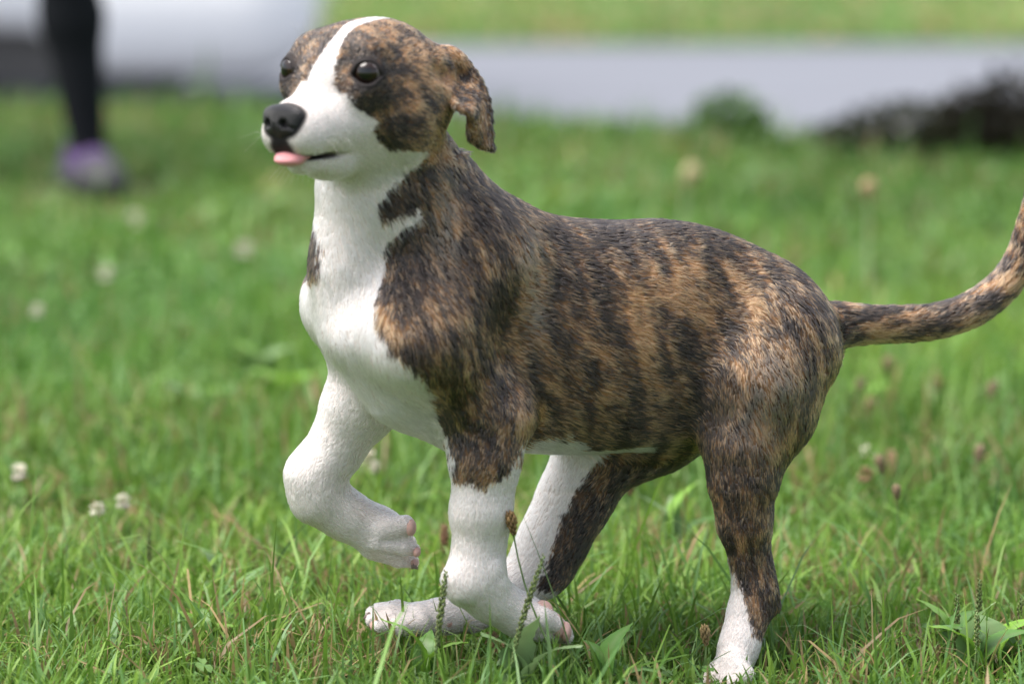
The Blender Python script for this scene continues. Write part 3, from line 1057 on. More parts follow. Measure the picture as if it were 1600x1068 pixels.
# colour of each hair: fawn or dark chosen by the stripe, tips a little paler
rnd = rng.random(FUR_N)
dsel = sstep(0.18, 0.82, dv + (lockr - 0.5) * 0.95 + (rnd - 0.5) * 0.3)
hv = lockv * rng.uniform(0.85, 1.15, (FUR_N, 1))
brind = (FAWN * (1 - dsel)[:, None] + DARK * dsel[:, None]) * hv
warm = fbm(root * 25, 2, 91)[:, None] - 0.5
rx_, ry_ = to_px(root)
bl = lambda cx, cy, ax, ay: np.exp(-(((rx_ - cx) / ax) ** 2 + ((ry_ - cy) / ay) ** 2))
pale = (0.75 * bl(830, 455, 17, 75) + 0.55 * bl(694, 345, 20, 60) + 0.4 * bl(1190, 640, 45, 60) + 0.3 * bl(1215, 590, 40, 40))[:, None] * (0.4 + 0.6 * lockr[:, None])  # neck streak, plus highlight behind shoulder and sheen on thigh painted into hair
brind = brind * (1 - pale) + np.array([0.36, 0.29, 0.225]) * pale
brind *= 1 + warm * np.array([0.3, 0.1, -0.2])
stain = fbm(root * 32, 3, 95)[:, None] - 0.5
wn_ = WHITE * lockw * rng.uniform(0.92, 1.08, (FUR_N, 1)) * (1 - np.maximum(stain, 0) * np.array([0.25, 0.32, 0.42]))
toe = near_pts(root, [D(575, 968, -0.05), D(600, 972, -0.045), D(640, 978, -0.045), D(888, 985, 0.08), D(862, 960, 0.088), D(652, 862, -0.06), D(650, 825, -0.052), D(1110, 1062, 0.11), D(574, 790, -0.045)], 0.022)[:, None] * 0.8
wn_ = wn_ * (1 - toe) + np.array([0.66, 0.47, 0.42]) * toe
hcol = np.where(wv[:, None] > 0.5, wn_, brind)
hcol = hcol * (1 - bare)[:, None] + np.array([0.02, 0.016, 0.016]) * bare[:, None]
pts, hcol, L = pts[keep], hcol[keep], L[keep]
nH = len(pts)
hc = bpy.data.hair_curves.new('fur')
hc.add_curves([4] * nH)
hc.attributes['position'].data.foreach_set('vector', pts.reshape(-1))
ra = hc.attributes.get('radius') or hc.attributes.new('radius', 'FLOAT', 'POINT')
rad = np.tile(np.array([0.00024, 0.00023, 0.00016, 0.00004], np.float32), nH)
ra.data.foreach_set('value', rad)
ca = hc.attributes.new('tint', 'FLOAT_COLOR', 'CURVE')
c4 = np.ones((nH, 4), np.float32)
c4[:, :3] = np.clip(hcol, 0, 0.9)
ca.data.foreach_set('color', c4.ravel())
m_fur = bpy.data.materials.new('short_fur')
m_fur.use_nodes = True
nt_ = m_fur.node_tree
nt_.nodes.remove(nt_.nodes['Principled BSDF'])
hb_ = nt_.nodes.new('ShaderNodeBsdfHairPrincipled')
hb_.model = 'CHIANG'
hb_.parametrization = 'COLOR'
hb_.inputs['Roughness'].default_value = 0.38
hb_.inputs['Radial Roughness'].default_value = 0.5
at_ = nt_.nodes.new('ShaderNodeAttribute')
at_.attribute_name = 'tint'
nt_.links.new(at_.outputs['Color'], hb_.inputs['Color'])
nt_.links.new(hb_.outputs[0], nt_.nodes['Material Output'].inputs[0])
hc.materials.append(m_fur)
fur = bpy.data.objects.new('fur', hc)
COL.objects.link(fur)
fur.parent = dog
fur.matrix_parent_inverse = Matrix.Translation(dog.location).inverted()
tag(fur, kind='stuff')

# ------------------------------------------------------------------ eyes, nose, tongue, pads, claws, whiskers
m_eye = material('eye', (0.012, 0.008, 0.006), 0.03, coat=1.0, spec=0.6)
m_iris = material('iris', (0.05, 0.022, 0.010), 0.25, noise=(300, 0.4))


def uv_sphere(c, r, nu=28, nv=18, R=np.eye(3)):
    V, F = [], []
    for j in range(nv + 1):
        th = math.pi * j / nv
        for i in range(nu):
            ph = 2 * math.pi * i / nu
            q = np.array([math.sin(th) * math.cos(ph), math.sin(th) * math.sin(ph), math.cos(th)]) * r
            V.append(c + q @ R)
    for j in range(nv):
        for i in range(nu):
            a, b = j * nu + i, j * nu + (i + 1) % nu
            F.append((a, a + nu, b + nu, b))
    return V, F


# the eyeball shows a pale rim, a brown iris and a black pupil by angle from the gaze
for c, look, side, upv in EYE:
    gaze = look * 1.0 + HF * 0.05 - HL * 0.10
    gaze /= np.linalg.norm(gaze)
    V, F = uv_sphere(c + look * 0.0012, 0.0146)
    V = np.array(V)
    ang = np.arccos(np.clip(((V - c - look * 0.0012) / 0.0146) @ gaze, -1, 1))
    m = material('eyeball', attr='tint', rough=0.015, spec=0.5)
    col = np.where((ang < 0.46)[:, None], [0.004, 0.004, 0.004], np.where((ang < 0.88)[:, None], [0.016, 0.008, 0.005], [0.12, 0.10, 0.10]))
    mesh_obj('eye', V, F, m, dog, col=col, world_space=True)

V, F, _ = sdf_simple(npr, 0.0009)
m_nose = material('nose_leather', (0.016, 0.015, 0.017), 0.36, bump=(900, 0.55), spec=0.45)
mesh_obj('nose', V, F, m_nose, dog, world_space=True)

tpr = [Cone(H(0.056, 0.000, -0.0802), H(0.068, 0.001, -0.0790), 0.0120, 0.0150, 0.006, squash=(EZ, 0.34)),
       Cone(H(0.068, 0.002, -0.0790), H(0.0735, 0.002, -0.0825), 0.0155, 0.0150, 0.006, squash=(EZ, 0.42))]
V, F, _ = sdf_simple(tpr, 0.0010)
m_tongue = material('tongue', (0.66, 0.28, 0.29), 0.35, noise=(500, 0.1), bump=(1200, 0.3), sss=0.4)
mesh_obj('tongue', V, F, m_tongue, dog, world_space=True)

m_pad = material('paw_pad', (0.58, 0.36, 0.31), 0.6, noise=(500, 0.3), bump=(900, 0.5), sss=0.3)
pads = [  # px, py, lat, toward-camera nudge (m), radii px
    (848, 953, 0.078, 0.026, 17, 20), (872, 975, 0.078, 0.020, 10, 19), (884, 984, 0.080, 0.013, 9, 16),
    (786, 914, 0.080, 0.028, 6, 10),
    (642, 822, -0.052, 0.010, 9, 14), (651, 860, -0.056, 0.008, 7, 9), (648, 877, -0.072, 0.008, 7, 7),
    (622, 978, -0.05, 0.020, 16, 12), (588, 972, -0.05, 0.018, 12, 12), (700, 968, -0.05, 0.016, 12, 12)]
for a, b, lt, nud, rx, ry in pads:
    c = D(a, b, lt) + np.array([0, -nud * 0.42, 0])
    V, F, _ = sdf_simple([Ell(c, np.eye(3), (rx * S1550, 0.012, ry * S1550), 0.003)], 0.0022)
    mesh_obj('paw_pad', V, F, m_pad, dog, world_space=True)
m_claw = material('claw', (0.16, 0.12, 0.10), 0.35, noise=(200, 0.3))
for a, b, lt, dx, dy in ((578, 960, -0.05, -10, 6), (586, 972, -0.04, -10, 8), (1112, 1062, 0.125, -8, 10), (1098, 1058, 0.10, -9, 9), (1128, 1070, 0.135, -6, 10),
                         (884, 1000, 0.085, 5, 9), (644, 884, -0.06, 9, 4)):
    c0, c1 = D(a, b, lt), D(a + dx, b + dy, lt)
    mid = (c0 + c1) / 2 + EZ * 0.001
    V, F = tube([c0, mid, c1], [0.0034, 0.0026, 0.0007], 7)
    mesh_obj('claw', V, F, m_claw, dog, world_space=True)

# whiskers and brow hairs
wp = []
for s in (1, -1):
    for k in range(6):
        f0, l0, z0 = 0.030 + 0.03 * rng.random(), 0.028 * s, -0.052 - 0.012 * rng.random()
        a = H(f0, l0, z0)
        d = HL * s * (0.8 + 0.3 * rng.random()) - HF * (0.35 * rng.random() - 0.35) + EZ * (rng.random() * 0.7 - 0.55)
        d = d / np.linalg.norm(d) * (0.025 + 0.02 * rng.random())
        wp.append([a, a + d * 0.5 + EZ * 0.002, a + d - EZ * 0.004])
for k in range(9):
    a = H(0.055, 0.004 * (k - 4), -0.088)
    d = HF * 0.7 + DOWN * 0.7 + HL * 0.15 * (k - 4)
    d = d / np.linalg.norm(d) * 0.022
    wp.append([a, a + d * 0.5, a + d - EZ * 0.003])
for s in (1, -1):
    for k in range(4):
        a = H(-0.004, (0.030 + 0.003 * k) * s, 0.026)
        d = (EZ + HF * 0.4 + HL * 0.3 * s * (k - 1)) * 0.018
        wp.append([a, a + d * 0.5, a + d])
V, F = merge([tube(w, [0.00014, 0.00010, 0.00004], 3) for w in wp])
m_wh = material('whisker', (0.6, 0.58, 0.55), 0.4)
o = mesh_obj('whiskers', V, F, m_wh, dog, world_space=True)
tag(o, kind='stuff')

# ================================================================== PERSON
m_legging = material('black_legging', (0.006, 0.007, 0.010), 0.9, noise=(200, 0.2), spec=0.2)
m_shoe = material('shoe_knit', (0.062, 0.032, 0.108), 0.9, noise=(120, 0.3), bump=(500, 0.4))
m_sole = material('shoe_sole', (0.030, 0.029, 0.034), 0.7, noise=(90, 0.2))
m_top = material('grey_top', (0.20, 0.20, 0.22), 0.85, noise=(60, 0.15), bump=(300, 0.3))
m_fleshy = material('human_skin', (0.50, 0.31, 0.23), 0.5, noise=(40, 0.08), sss=0.2)
m_hair = material('brown_hair', (0.05, 0.03, 0.02), 0.5, noise=(90, 0.4), bump=(200, 0.6))
f0 = G(138, 298)
f1 = G(-170, 276)
person = empty('person', (float(f0[0] + f1[0]) / 2, float(f0[1] + f1[1]) / 2, 0))
tag(person, 'person standing on the lawn in black leggings and purple and black shoes', 'person')
hipc = np.array([person.location.x - 0.03, person.location.y + 0.06, 0.90])
shoes = []


def leg_prims(f, sx):
    an = f + np.array([0.0, 0.02, 0.075])
    kn = np.array([f[0] - 0.045, f[1] + 0.0, 0.48])
    hp = hipc + np.array([0.085 * sx, 0, 0])
    cf = an + (kn - an) * 0.68 + np.array([0, 0.018, 0])
    return [Cone(an, cf, 0.036, 0.062, 0.03), Cone(cf, kn, 0.062, 0.062, 0.03), Cone(kn, hp, 0.058, 0.088, 0.03)], an


lp0, an0 = leg_prims(f0, 1)
lp1, an1 = leg_prims(f1, -1)
legs = lp0 + lp1 + [Cone(hipc + [-0.07, 0, 0.02], hipc + [0.07, 0, 0.02], 0.10, 0.10, 0.05), Cone(hipc + [0, 0.01, 0.05], hipc + [0, 0.01, 0.16], 0.12, 0.11, 0.05, squash=(np.array([1.0, 0, 0]), 1.15))]
V, F, _ = sdf_simple(legs, 0.012)
mesh_obj('leggings', V, F, m_legging, person, world_space=True)
sh = hipc + np.array([0, 0.02, 0.50])
up = [Cone(hipc + [0, 0.01, 0.12], sh + [0, 0, -0.10], 0.118, 0.125, 0.05, squash=(np.array([1.0, 0, 0]), 1.2)), Cone(sh + [-0.13, 0, -0.02], sh + [0.13, 0, -0.02], 0.06, 0.06, 0.06)]
for s in (1, -1):
    up += [Cone(sh + [0.16 * s, 0, -0.02], sh + [0.21 * s, -0.02, -0.28], 0.052, 0.043, 0.03)]
V, F, _ = sdf_simple(up, 0.012)
mesh_obj('top', V, F, m_top, person, world_space=True)
fl = [Cone(sh + [0, 0, 0.0], sh + [0, -0.015, 0.12], 0.052, 0.048, 0.02), Ell(sh + [0, -0.03, 0.22], np.eye(3), (0.075, 0.092, 0.112), 0.03),
      Cone(sh + [0, -0.115, 0.225], sh + [0, -0.130, 0.195], 0.010, 0.014, 0.012), Ell(sh + [0.078, -0.02, 0.21], np.eye(3), (0.012, 0.02, 0.03), 0.008), Ell(sh + [-0.078, -0.02, 0.21], np.eye(3), (0.012, 0.02, 0.03), 0.008)]
for s in (1, -1):
    el, wr = sh + [0.21 * s, -0.02, -0.28], sh + [0.20 * s, -0.12, -0.52]
    fl += [Cone(el, wr, 0.042, 0.027, 0.02), Cone(wr, wr + [0, -0.02, -0.08], 0.030, 0.034, 0.02, squash=(np.array([1.0, 0, 0]), 0.55))]
    for k in range(4):
        b_ = wr + [0, -0.045 + 0.018 * k, -0.10]
        fl += [Cone(b_, b_ + [-0.005 * s, -0.003, -0.07 + 0.008 * abs(k - 1.5)], 0.0095, 0.0075, 0.006)]
    fl += [Cone(wr + [0, -0.04, -0.03], wr + [-0.012 * s, -0.065, -0.09], 0.011, 0.0085, 0.01)]
V, F, _ = sdf_simple(fl, 0.009)
mesh_obj('head_and_arms', V, F, m_fleshy, person, world_space=True)
V, F, _ = sdf_simple([Ell(sh + [0, -0.008, 0.25], np.eye(3), (0.086, 0.095, 0.10), 0.02), Cone(sh + [0, 0.07, 0.24], sh + [0, 0.085, 0.02], 0.05, 0.025, 0.04),
                      cut(Ell(sh + [0, -0.12, 0.185], np.eye(3), (0.075, 0.08, 0.10), 0.01))], 0.010)
mesh_obj('hair', V, F, m_hair, person, world_space=True)
for f, tw in ((f0, 0.35), (f1, -0.25)):
    fd = np.array([math.sin(tw), -math.cos(tw), 0])             # where the toes point
    sd_ = np.array([math.cos(tw), math.sin(tw), 0])
    shoe = empty('shoe', tuple(f))
    shoe.parent = person
    shoe.matrix_parent_inverse = Matrix.Translation(person.location).inverted()
    upper = [Cone(f - fd * 0.06 + EZ * 0.05, f + fd * 0.06 + EZ * 0.045, 0.036, 0.038, 0.03), Cone(f + fd * 0.06 + EZ * 0.05, f + fd * 0.14 + EZ * 0.040, 0.042, 0.032, 0.02), Cone(f - fd * 0.05 + EZ * 0.05, f - fd * 0.04 + EZ * 0.075, 0.038, 0.038, 0.02)]
    V, F, _ = sdf_simple(upper, 0.008)
    u_ = mesh_obj('shoe_upper', V, F, m_shoe, None)
    sole = [Cone(f - fd * 0.07 + EZ * 0.026, f + fd * 0.04 + EZ * 0.026, 0.049, 0.049, 0.02, squash=(EZ, 0.62)), Cone(f + fd * 0.04 + EZ * 0.026, f + fd * 0.155 + EZ * 0.032, 0.050, 0.042, 0.02, squash=(EZ, 0.75))]
    V, F, _ = sdf_simple(sole, 0.007)
    s_ = mesh_obj('sole', V, F, m_sole, None)
    V, F, _ = sdf_simple([Cone(f + fd * 0.09 + EZ * 0.036, f + fd * 0.15 + EZ * 0.034, 0.050, 0.042, 0.02, squash=(EZ, 0.95))], 0.007)
    t_ = mesh_obj('toe_cap', V, F, m_sole, None)
    for o in (u_, s_, t_):
        o.parent = shoe
        o.matrix_parent_inverse = (Matrix.Translation(person.location) @ Matrix.Translation(Vector(f) - person.location)).inverted()

# ================================================================== WHITE CAR on the road
m_paint = material('white_car_paint', (0.86, 0.86, 0.86), 0.25, coat=0.6, noise=(2, 0.03))
m_tyre = material('tyre', (0.02, 0.02, 0.021), 0.85, noise=(80, 0.3))
m_rim = material('rim', (0.45, 0.45, 0.47), 0.35, metal=0.8, noise=(60, 0.1))
m_glass = material('car_glass', (0.02, 0.025, 0.03), 0.05, coat=1.0, noise=(3, 0.1))
m_dark = material('underbody', (0.11, 0.105, 0.10), 0.8, noise=(60, 0.2))
m_lamp = material('rear_lamp', (0.35, 0.02, 0.02), 0.15, coat=0.8, noise=(40, 0.2))
RZ = -0.3
front = P(496, 60, 8.3)
carx, cary = float(front[0]), 8.3
car = empty('car', (carx - 2.1, cary, RZ))
tag(car, 'white car parked on the road behind the person, its bumper corner in view', 'car')
cl_ = lambda x, y, z: np.array([carx - 2.1 + x, cary + y, RZ + z])
EX, EY = np.array([1.0, 0, 0]), np.array([0, 1.0, 0])


class RBox:
    def __init__(s, lo, hi, r, k):
        s.lo, s.hi, s.r, s.k = np.asarray(lo, float), np.asarray(hi, float), r, k
        s.flow, s.hair = EX, 1

    def box(s):
        return s.lo, s.hi

    def d(s, p):
        c, h = (s.lo + s.hi) / 2, (s.hi - s.lo) / 2 - s.r
        q = np.abs(p - c) - h
        return np.sqrt((np.maximum(q, 0) ** 2).sum(1)) + np.minimum(q.max(1), 0) - s.r


cb = [RBox(cl_(-2.1, 0, 0.30), cl_(2.04, 1.74, 0.92), 0.16, 0.08), RBox(cl_(1.25, 0.0, 0.16), cl_(2.1, 1.74, 0.60), 0.22, 0.06), RBox(cl_(-2.15, 0.02, 0.20), cl_(-1.5, 1.72, 0.62), 0.18, 0.06),
      RBox(cl_(-1.0, 0.12, 0.70), cl_(1.85, 1.62, 1.45), 0.25, 0.12), RBox(cl_(-1.2, 0.02, 0.26), cl_(0.9, 1.72, 0.5), 0.08, 0.05)]
for wx in (0.68, -1.35):
    for wy in (-0.05, 1.79):
        cb.append(cut(Cone(cl_(wx, wy - 0.2, 0.31), cl_(wx, wy + 0.2, 0.31), 0.36, 0.36, 0.02)))
V, F, _ = sdf_simple(cb, 0.03)
mesh_obj('car_body', V, F, m_paint, car, world_space=True)


def cyl(c, axis, prof, n=28):
    """lathe profile [(offset along axis, radius)]"""
    a = np.asarray(axis, float)
    u = np.cross(a, EZ if abs(a[2]) < 0.9 else EX)
    u /= np.linalg.norm(u)
    v = np.cross(a, u)
    V = [c + a * o + r * (math.cos(2 * math.pi * k / n) * u + math.sin(2 * math.pi * k / n) * v) for o, r in prof for k in range(n)]
    F = [(i * n + k, i * n + (k + 1) % n, (i + 1) * n + (k + 1) % n, (i + 1) * n + k) for i in range(len(prof) - 1) for k in range(n)]
    return V, F


for wx in (0.68, -1.35):
    for wy, s in ((0.02, 1), (1.72, -1)):
        c = cl_(wx, wy, 0.31)
        wh = empty('wheel', tuple(c))
        wh.parent = car
        wh.matrix_parent_inverse = Matrix.Translation(car.location).inverted()
        V, F = cyl(c, EY * s, [(0.01, 0.20), (0.0, 0.22), (0.0, 0.28), (0.03, 0.31), (0.17, 0.31), (0.2, 0.28), (0.2, 0.2)])
        a = mesh_obj('tyre', V, F, m_tyre)
        V, F = cyl(c, EY * s, [(0.015, 0.0), (0.012, 0.05), (0.03, 0.07), (0.035, 0.16), (0.01, 0.19), (0.012, 0.205)])
        b = mesh_obj('rim', V, F, m_rim)
        for o in (a, b):
            o.parent = wh
            o.matrix_parent_inverse = Matrix.Translation(Vector(c)).inverted()
for lo, hi in (((-0.85, 0.095, 0.98), (0.35, 0.135, 1.33)), ((0.42, 0.095, 0.98), (1.5, 0.135, 1.33)), ((-0.85, 1.605, 0.98), (0.35, 1.645, 1.33)), ((0.42, 1.605, 0.98), (1.5, 1.645, 1.33)), ((1.80, 0.3, 0.98), (1.87, 1.44, 1.32)), ((-1.02, 0.3, 0.98), (-0.95, 1.44, 1.32))):
    V, F, _ = sdf_simple([RBox(cl_(*lo), cl_(*hi), 0.015, 0.01)], 0.03, pad=0.05)
    mesh_obj('window', V, F, m_glass, car, world_space=True)
for y0 in (0.05, 1.45):
    V, F, _ = sdf_simple([RBox(cl_(1.95, y0, 0.68), cl_(2.06, y0 + 0.24, 0.84), 0.03, 0.01)], 0.02, pad=0.05)
    mesh_obj('rear_lamp', V, F, m_lamp, car, world_space=True)
V, F, _ = sdf_simple([RBox(cl_(-1.9, 0.2, 0.11), cl_(1.7, 1.55, 0.45), 0.05, 0.01)], 0.06, pad=0.1)
mesh_obj('underbody', V, F, m_dark, car, world_space=True)

# ================================================================== PLANTS
m_leaf = material('weed_leaf', attr='tint', rough=0.42, trans=0.35, spec=0.4, noise=(120, 0.15))
m_stem = material('weed_stem', attr='tint', rough=0.6, spec=0.3, noise=(200, 0.2))
m_petal = material('clover_petal', attr='tint', rough=0.7, trans=0.25, noise=(300, 0.1))


def hz(p):
    return float(lawn_h(np.array([p[0]]), np.array([p[1]]))[0])


def stem_to(top, base, bend=0.0, r0=0.0012, r1=0.0008, n=7, sides=5):
    side = np.array([rng.normal(), rng.normal(), 0]) * bend
    pts = [base + (top - base) * t + side * math.sin(math.pi * t) for t in np.linspace(0, 1, n)]
    return pts, tube(pts, np.linspace(r0, r1, n), sides)


def jit(c, n, a=0.15):
    return np.clip(np.asarray(c) * (1 + rng.uniform(-a, a, (n, 1))), 0, 1)


def plant(name, base, label, cat, group):
    e = empty(name, (float(base[0]), float(base[1]), hz(base)))
    return tag(e, label, cat, group)


def sub(name, vf, mat, par, c, smooth=True):
    V, F = vf
    return mesh_obj(name, V, F, mat, par, smooth=smooth, col=c if np.ndim(c) == 2 else np.tile(np.asarray(c, float), (len(V), 1)), world_space=True)


def clover(px, py, Y, r, label, dry=False):
    if not dry:                    # a flower stands about 6 cm tall
        Y = min(Y, (1 - 0.066) * F_PX / (py + 480) + CAM_Y)
    top = P(px, py, Y)
    base = np.array([top[0] + rng.normal(0, 0.012), Y + rng.normal(0, 0.012), 0.0])
    base[2] = hz(base)
    e = plant('clover_flower', base, label, 'clover flower', 'clover flower heads in the lawn')
    pts, vf = stem_to(top - EZ * r * 0.6, base, 0.008, 0.0010, 0.0008)
    sub('stem', vf, m_stem, e, jit((0.12, 0.20, 0.06), len(vf[0])))
    parts, cols = [], []
    for k in range(46):                          # florets: small spindles round the head
        z = rng.uniform(-0.75, 1)
        th = k * 2.39996
        d = np.array([math.sqrt(max(0, 1 - z * z)) * math.cos(th), math.sqrt(max(0, 1 - z * z)) * math.sin(th), z])
        droop = d + np.array([0, 0, 0.35 - 0.9 * (z < 0)])
        droop /= np.linalg.norm(droop)
        a = top + d * r * 0.35
        v = tube([a, a + droop * r * 0.35, a + droop * r * 0.62, a + droop * r * 0.75], [r * 0.05, r * 0.13, r * 0.11, r * 0.02], 4)
        parts.append(v)
        base_c = np.array([0.30, 0.19, 0.10]) if (dry or (z < -0.6)) else np.array([0.74, 0.69, 0.58])
        cols.append(np.tile(base_c * rng.uniform(0.75, 1.15), (len(v[0]), 1)))
    vf = merge(parts)
    sub('flower_head', vf, m_petal, e, np.clip(np.concatenate(cols), 0, 0.9))


clovers = [
    (212, 343, 3.75, 0.014, 'white clover flower under the purple shoe, a round pale blur', False),
    (381, 390, 3.2, 0.014, 'white clover flower standing left of the puppy\'s white neck', False),
    (166, 428, 2.9, 0.012, 'pale clover flower below the round one near the purple shoe', False),
    (58, 486, 2.4, 0.010, 'small pinkish white clover flower close to the left border', False),
    (30, 738, 0.98, 0.0105, 'white clover flower sharply visible low at the far left border', False),
    (574, 714, 1.05, 0.0105, 'white clover flower seen behind the lifted front leg', False),
    (586, 730, 1.0, 0.0075, 'small fading clover flower just under the white one behind the lifted leg', False),
    (152, 796, 0.78, 0.009, 'fading white clover flower in a pair left of the lifted paw', False),
    (192, 784, 0.80, 0.0095, 'pale clover flower, higher one of the pair left of the lifted paw', False),
    (1356, 706, 0.95, 0.0085, 'pale clover flower right of the hind thigh', False),
    (1462, 600, 1.45, 0.010, 'pinkish brown clover head under the tail tip', True),
    (204, 880, 0.42, 0.009, 'brown dried clover head in grass at lower left', True),
    (768, 998, 0.03, 0.0085, 'brown dried clover head between the two paws on the ground', True),
    (778, 1012, 0.00, 0.009, 'second brown dried clover head, lying lower beside the dandelion leaf', True),
    (348, 1052, -0.02, 0.009, 'pale dried clover head low in the grass at the bottom edge', True),
    (1352, 742, 0.75, 0.010, 'reddish dried clover head right of the hind knee', True),
]
for a in clovers:
    clover(*a)


def seedhead(name, px, py, Y, ln, rr, col, label, cat, group, base_px=None, tilt=(0.0, 0.0), stemc=(0.13, 0.20, 0.07), bumps=60, sr=0.0013):
    """a stalk with a knobbly spike of seeds; px, py = tip"""
    tip = P(px, py, Y)
    if base_px is not None:
        bx = P(base_px, py, Y)[0]
    else:
        bx = tip[0] - tilt[0]
    base = np.array([bx, Y + tilt[1], 0.0])
    base[2] = hz(base)
    e = plant(name, base, label, cat, group)
    ax = tip - base
    L_ = np.linalg.norm(ax)
    pts, vf = stem_to(tip, base, 0.006 * L_ / 0.15, sr, sr * 0.6, 9)
    sub('stem', vf, m_stem, e, jit(stemc, len(vf[0])))
    pts = np.array(pts)
    parts, cols = [], []
    for k in range(bumps):
        t = 1 - (ln / L_) * (k + 0.5) / bumps
        i = min(int(t * 8), 7)
        c = pts[i] + (pts[i + 1] - pts[i]) * (t * 8 - i)
        dirv = (pts[i + 1] - pts[i]) / np.linalg.norm(pts[i + 1] - pts[i])
        th = k * 2.39996
        a = np.cross(dirv, [0.2, 1, 0]); a /= np.linalg.norm(a)
        b = np.cross(dirv, a)
        w = rr * (0.55 + 0.45 * math.sin(math.pi * min(1, (k + 2) / bumps * 1.05)))
        o = (math.cos(th) * a + math.sin(th) * b)
        q = c + o * w * 0.35
        v = tube([q, q + o * w * 0.55 + dirv * w * 0.7, q + o * w * 0.6 + dirv * w * 1.5], [w * 0.34, w * 0.45, w * 0.08], 4)
        parts.append(v)
        cols.append(np.tile(np.asarray(col) * rng.uniform(0.6, 1.3), (len(v[0]), 1)))
    sub('seed_head', merge(parts), m_stem, e, np.concatenate(cols))


GS, GP = 'green plantain seed spikes in the lawn', 'brown ribwort seed heads in the lawn'
for a in [
    (697, 892, -0.16, 0.085, 0.0034, 'green plantain spike standing before the front paws, left of the dandelion leaf', 672, 62),
    (850, 868, -0.17, 0.115, 0.0032, 'green plantain spike leaning right in front of the planted front paw', 786, 80),
    (1496, 928, 0.02, 0.085, 0.0034, 'brownish green plantain spike, left one of the two at the lower right', 1497, 60),
    (1531, 905, 0.04, 0.095, 0.0034, 'pale green plantain spike, tall right one of the two at the lower right', 1541, 64),
    (234, 826, 0.42, 0.085, 0.0034, 'brownish plantain spike upright in the grass at lower left', 242, 60),
    (1597, 936, 0.05, 0.060, 0.0036, 'plantain spike curving at the right border', 1566, 40),
    (1526, 955, -0.06, 0.045, 0.0026, 'short green plantain spike between the two tall ones at the lower right', 1520, 34),
]:
    seedhead('plantain_spike', a[0], a[1], a[2], a[3], a[4], (0.125, 0.155, 0.05), a[5], 'plantain', GS, base_px=a[6], bumps=a[7])
for a in [
    (1082, 266, 3.35, 0.035, 0.014, 'pale seed head on a stalk rising beyond the back of the puppy', 1068, (0.42, 0.36, 0.20)),
    (1357, 288, 2.6, 0.026, 0.010, 'tan seed head on a pale stalk above the tail', 1360, (0.40, 0.28, 0.16)),
    (1388, 562, 1.6, 0.022, 0.007, 'brown seed head right under the tail root', 1386, (0.21, 0.145, 0.085)),
    (1362, 626, 1.35, 0.020, 0.007, 'brown seed head left of the pair under the tail', 1356, (0.21, 0.145, 0.085)),
    (1462, 582, 1.75, 0.022, 0.006, 'reddish seed head under the curve of the tail', 1463, (0.23, 0.16, 0.10)),
    (1543, 606, 1.6, 0.018, 0.006, 'brown seed head at right below the tail tip', 1541, (0.21, 0.145, 0.09)),
    (1392, 706, 0.95, 0.040, 0.0055, 'long tan seed head right of the hind thigh', 1390, (0.36, 0.24, 0.14)),
    (995, 738, 0.55, 0.016, 0.0042, 'small brown seed head under the belly, right of a second', 980, (0.17, 0.10, 0.06)),
    (986, 750, 0.50, 0.018, 0.0045, 'small brown seed head under the belly, left of a second', 978, (0.17, 0.10, 0.06)),
    (797, 803, -0.12, 0.024, 0.0050, 'brown seed head on a long bent green stalk beside the planted front leg', 905, (0.26, 0.16, 0.07)),
    (1101, 980, -0.03, 0.020, 0.0046, 'tan seed head standing left of the planted hind paw', 1098, (0.28, 0.20, 0.09)),
    (1420, 895, 0.35, 0.018, 0.006, 'brown seed head low in the grass right of the hind paw', 1424, (0.26, 0.15, 0.08)),
    (694, 822, 0.40, 0.030, 0.0045, 'dark brown seed head left of the planted front leg', 690, (0.16, 0.09, 0.05)),
]:
    seedhead('ribwort_stalk', a[0], a[1], a[2], a[3], a[4], a[7], a[5], 'seed stalk', GP, base_px=a[6], bumps=34, sr=0.0034 if a[2] > 2.5 else 0.0013, stemc=(0.30, 0.36, 0.20) if a[2] > 2.5 else (0.13, 0.20, 0.07))


spots = sorted((rng.uniform(1330, 1600), rng.uniform(560, 800)) for k in range(6))
for (qx, qy), nth in zip(spots, ('first', 'second', 'third', 'fourth', 'fifth', 'last')):   # more of them, blurred, in the lawn under the tail
    qY = (1 - rng.uniform(0.07, 0.13)) * F_PX / (qy + 480) + CAM_Y
    seedhead('ribwort_stalk', qx, qy, qY, rng.uniform(0.014, 0.024), rng.uniform(0.004, 0.006), (0.19, 0.14, 0.085),
             nth + ' small dull brown seed head below the tail, counted outward from the hind leg', 'seed stalk', 'blurred seed heads below the tail', base_px=qx + rng.uniform(-8, 8), bumps=22)


def ribbon(pts, widths, nrm):
    pts = np.asarray(pts, float)
    V, F = [], []
    for i, p in enumerate(pts):
        t = pts[min(i + 1, len(pts) - 1)] - pts[max(i - 1, 0)]
        s = np.cross(t, nrm)
        s /= np.linalg.norm(s) + 1e-9
        fold = np.asarray(nrm) * widths[i] * 0.35
        V += [p - s * widths[i] + fold, p, p + s * widths[i] + fold]
    for i in range(len(pts) - 1):
        a = i * 3
        F += [(a, a + 1, a + 4, a + 3), (a + 1, a + 2, a + 5, a + 4)]
    return V, F


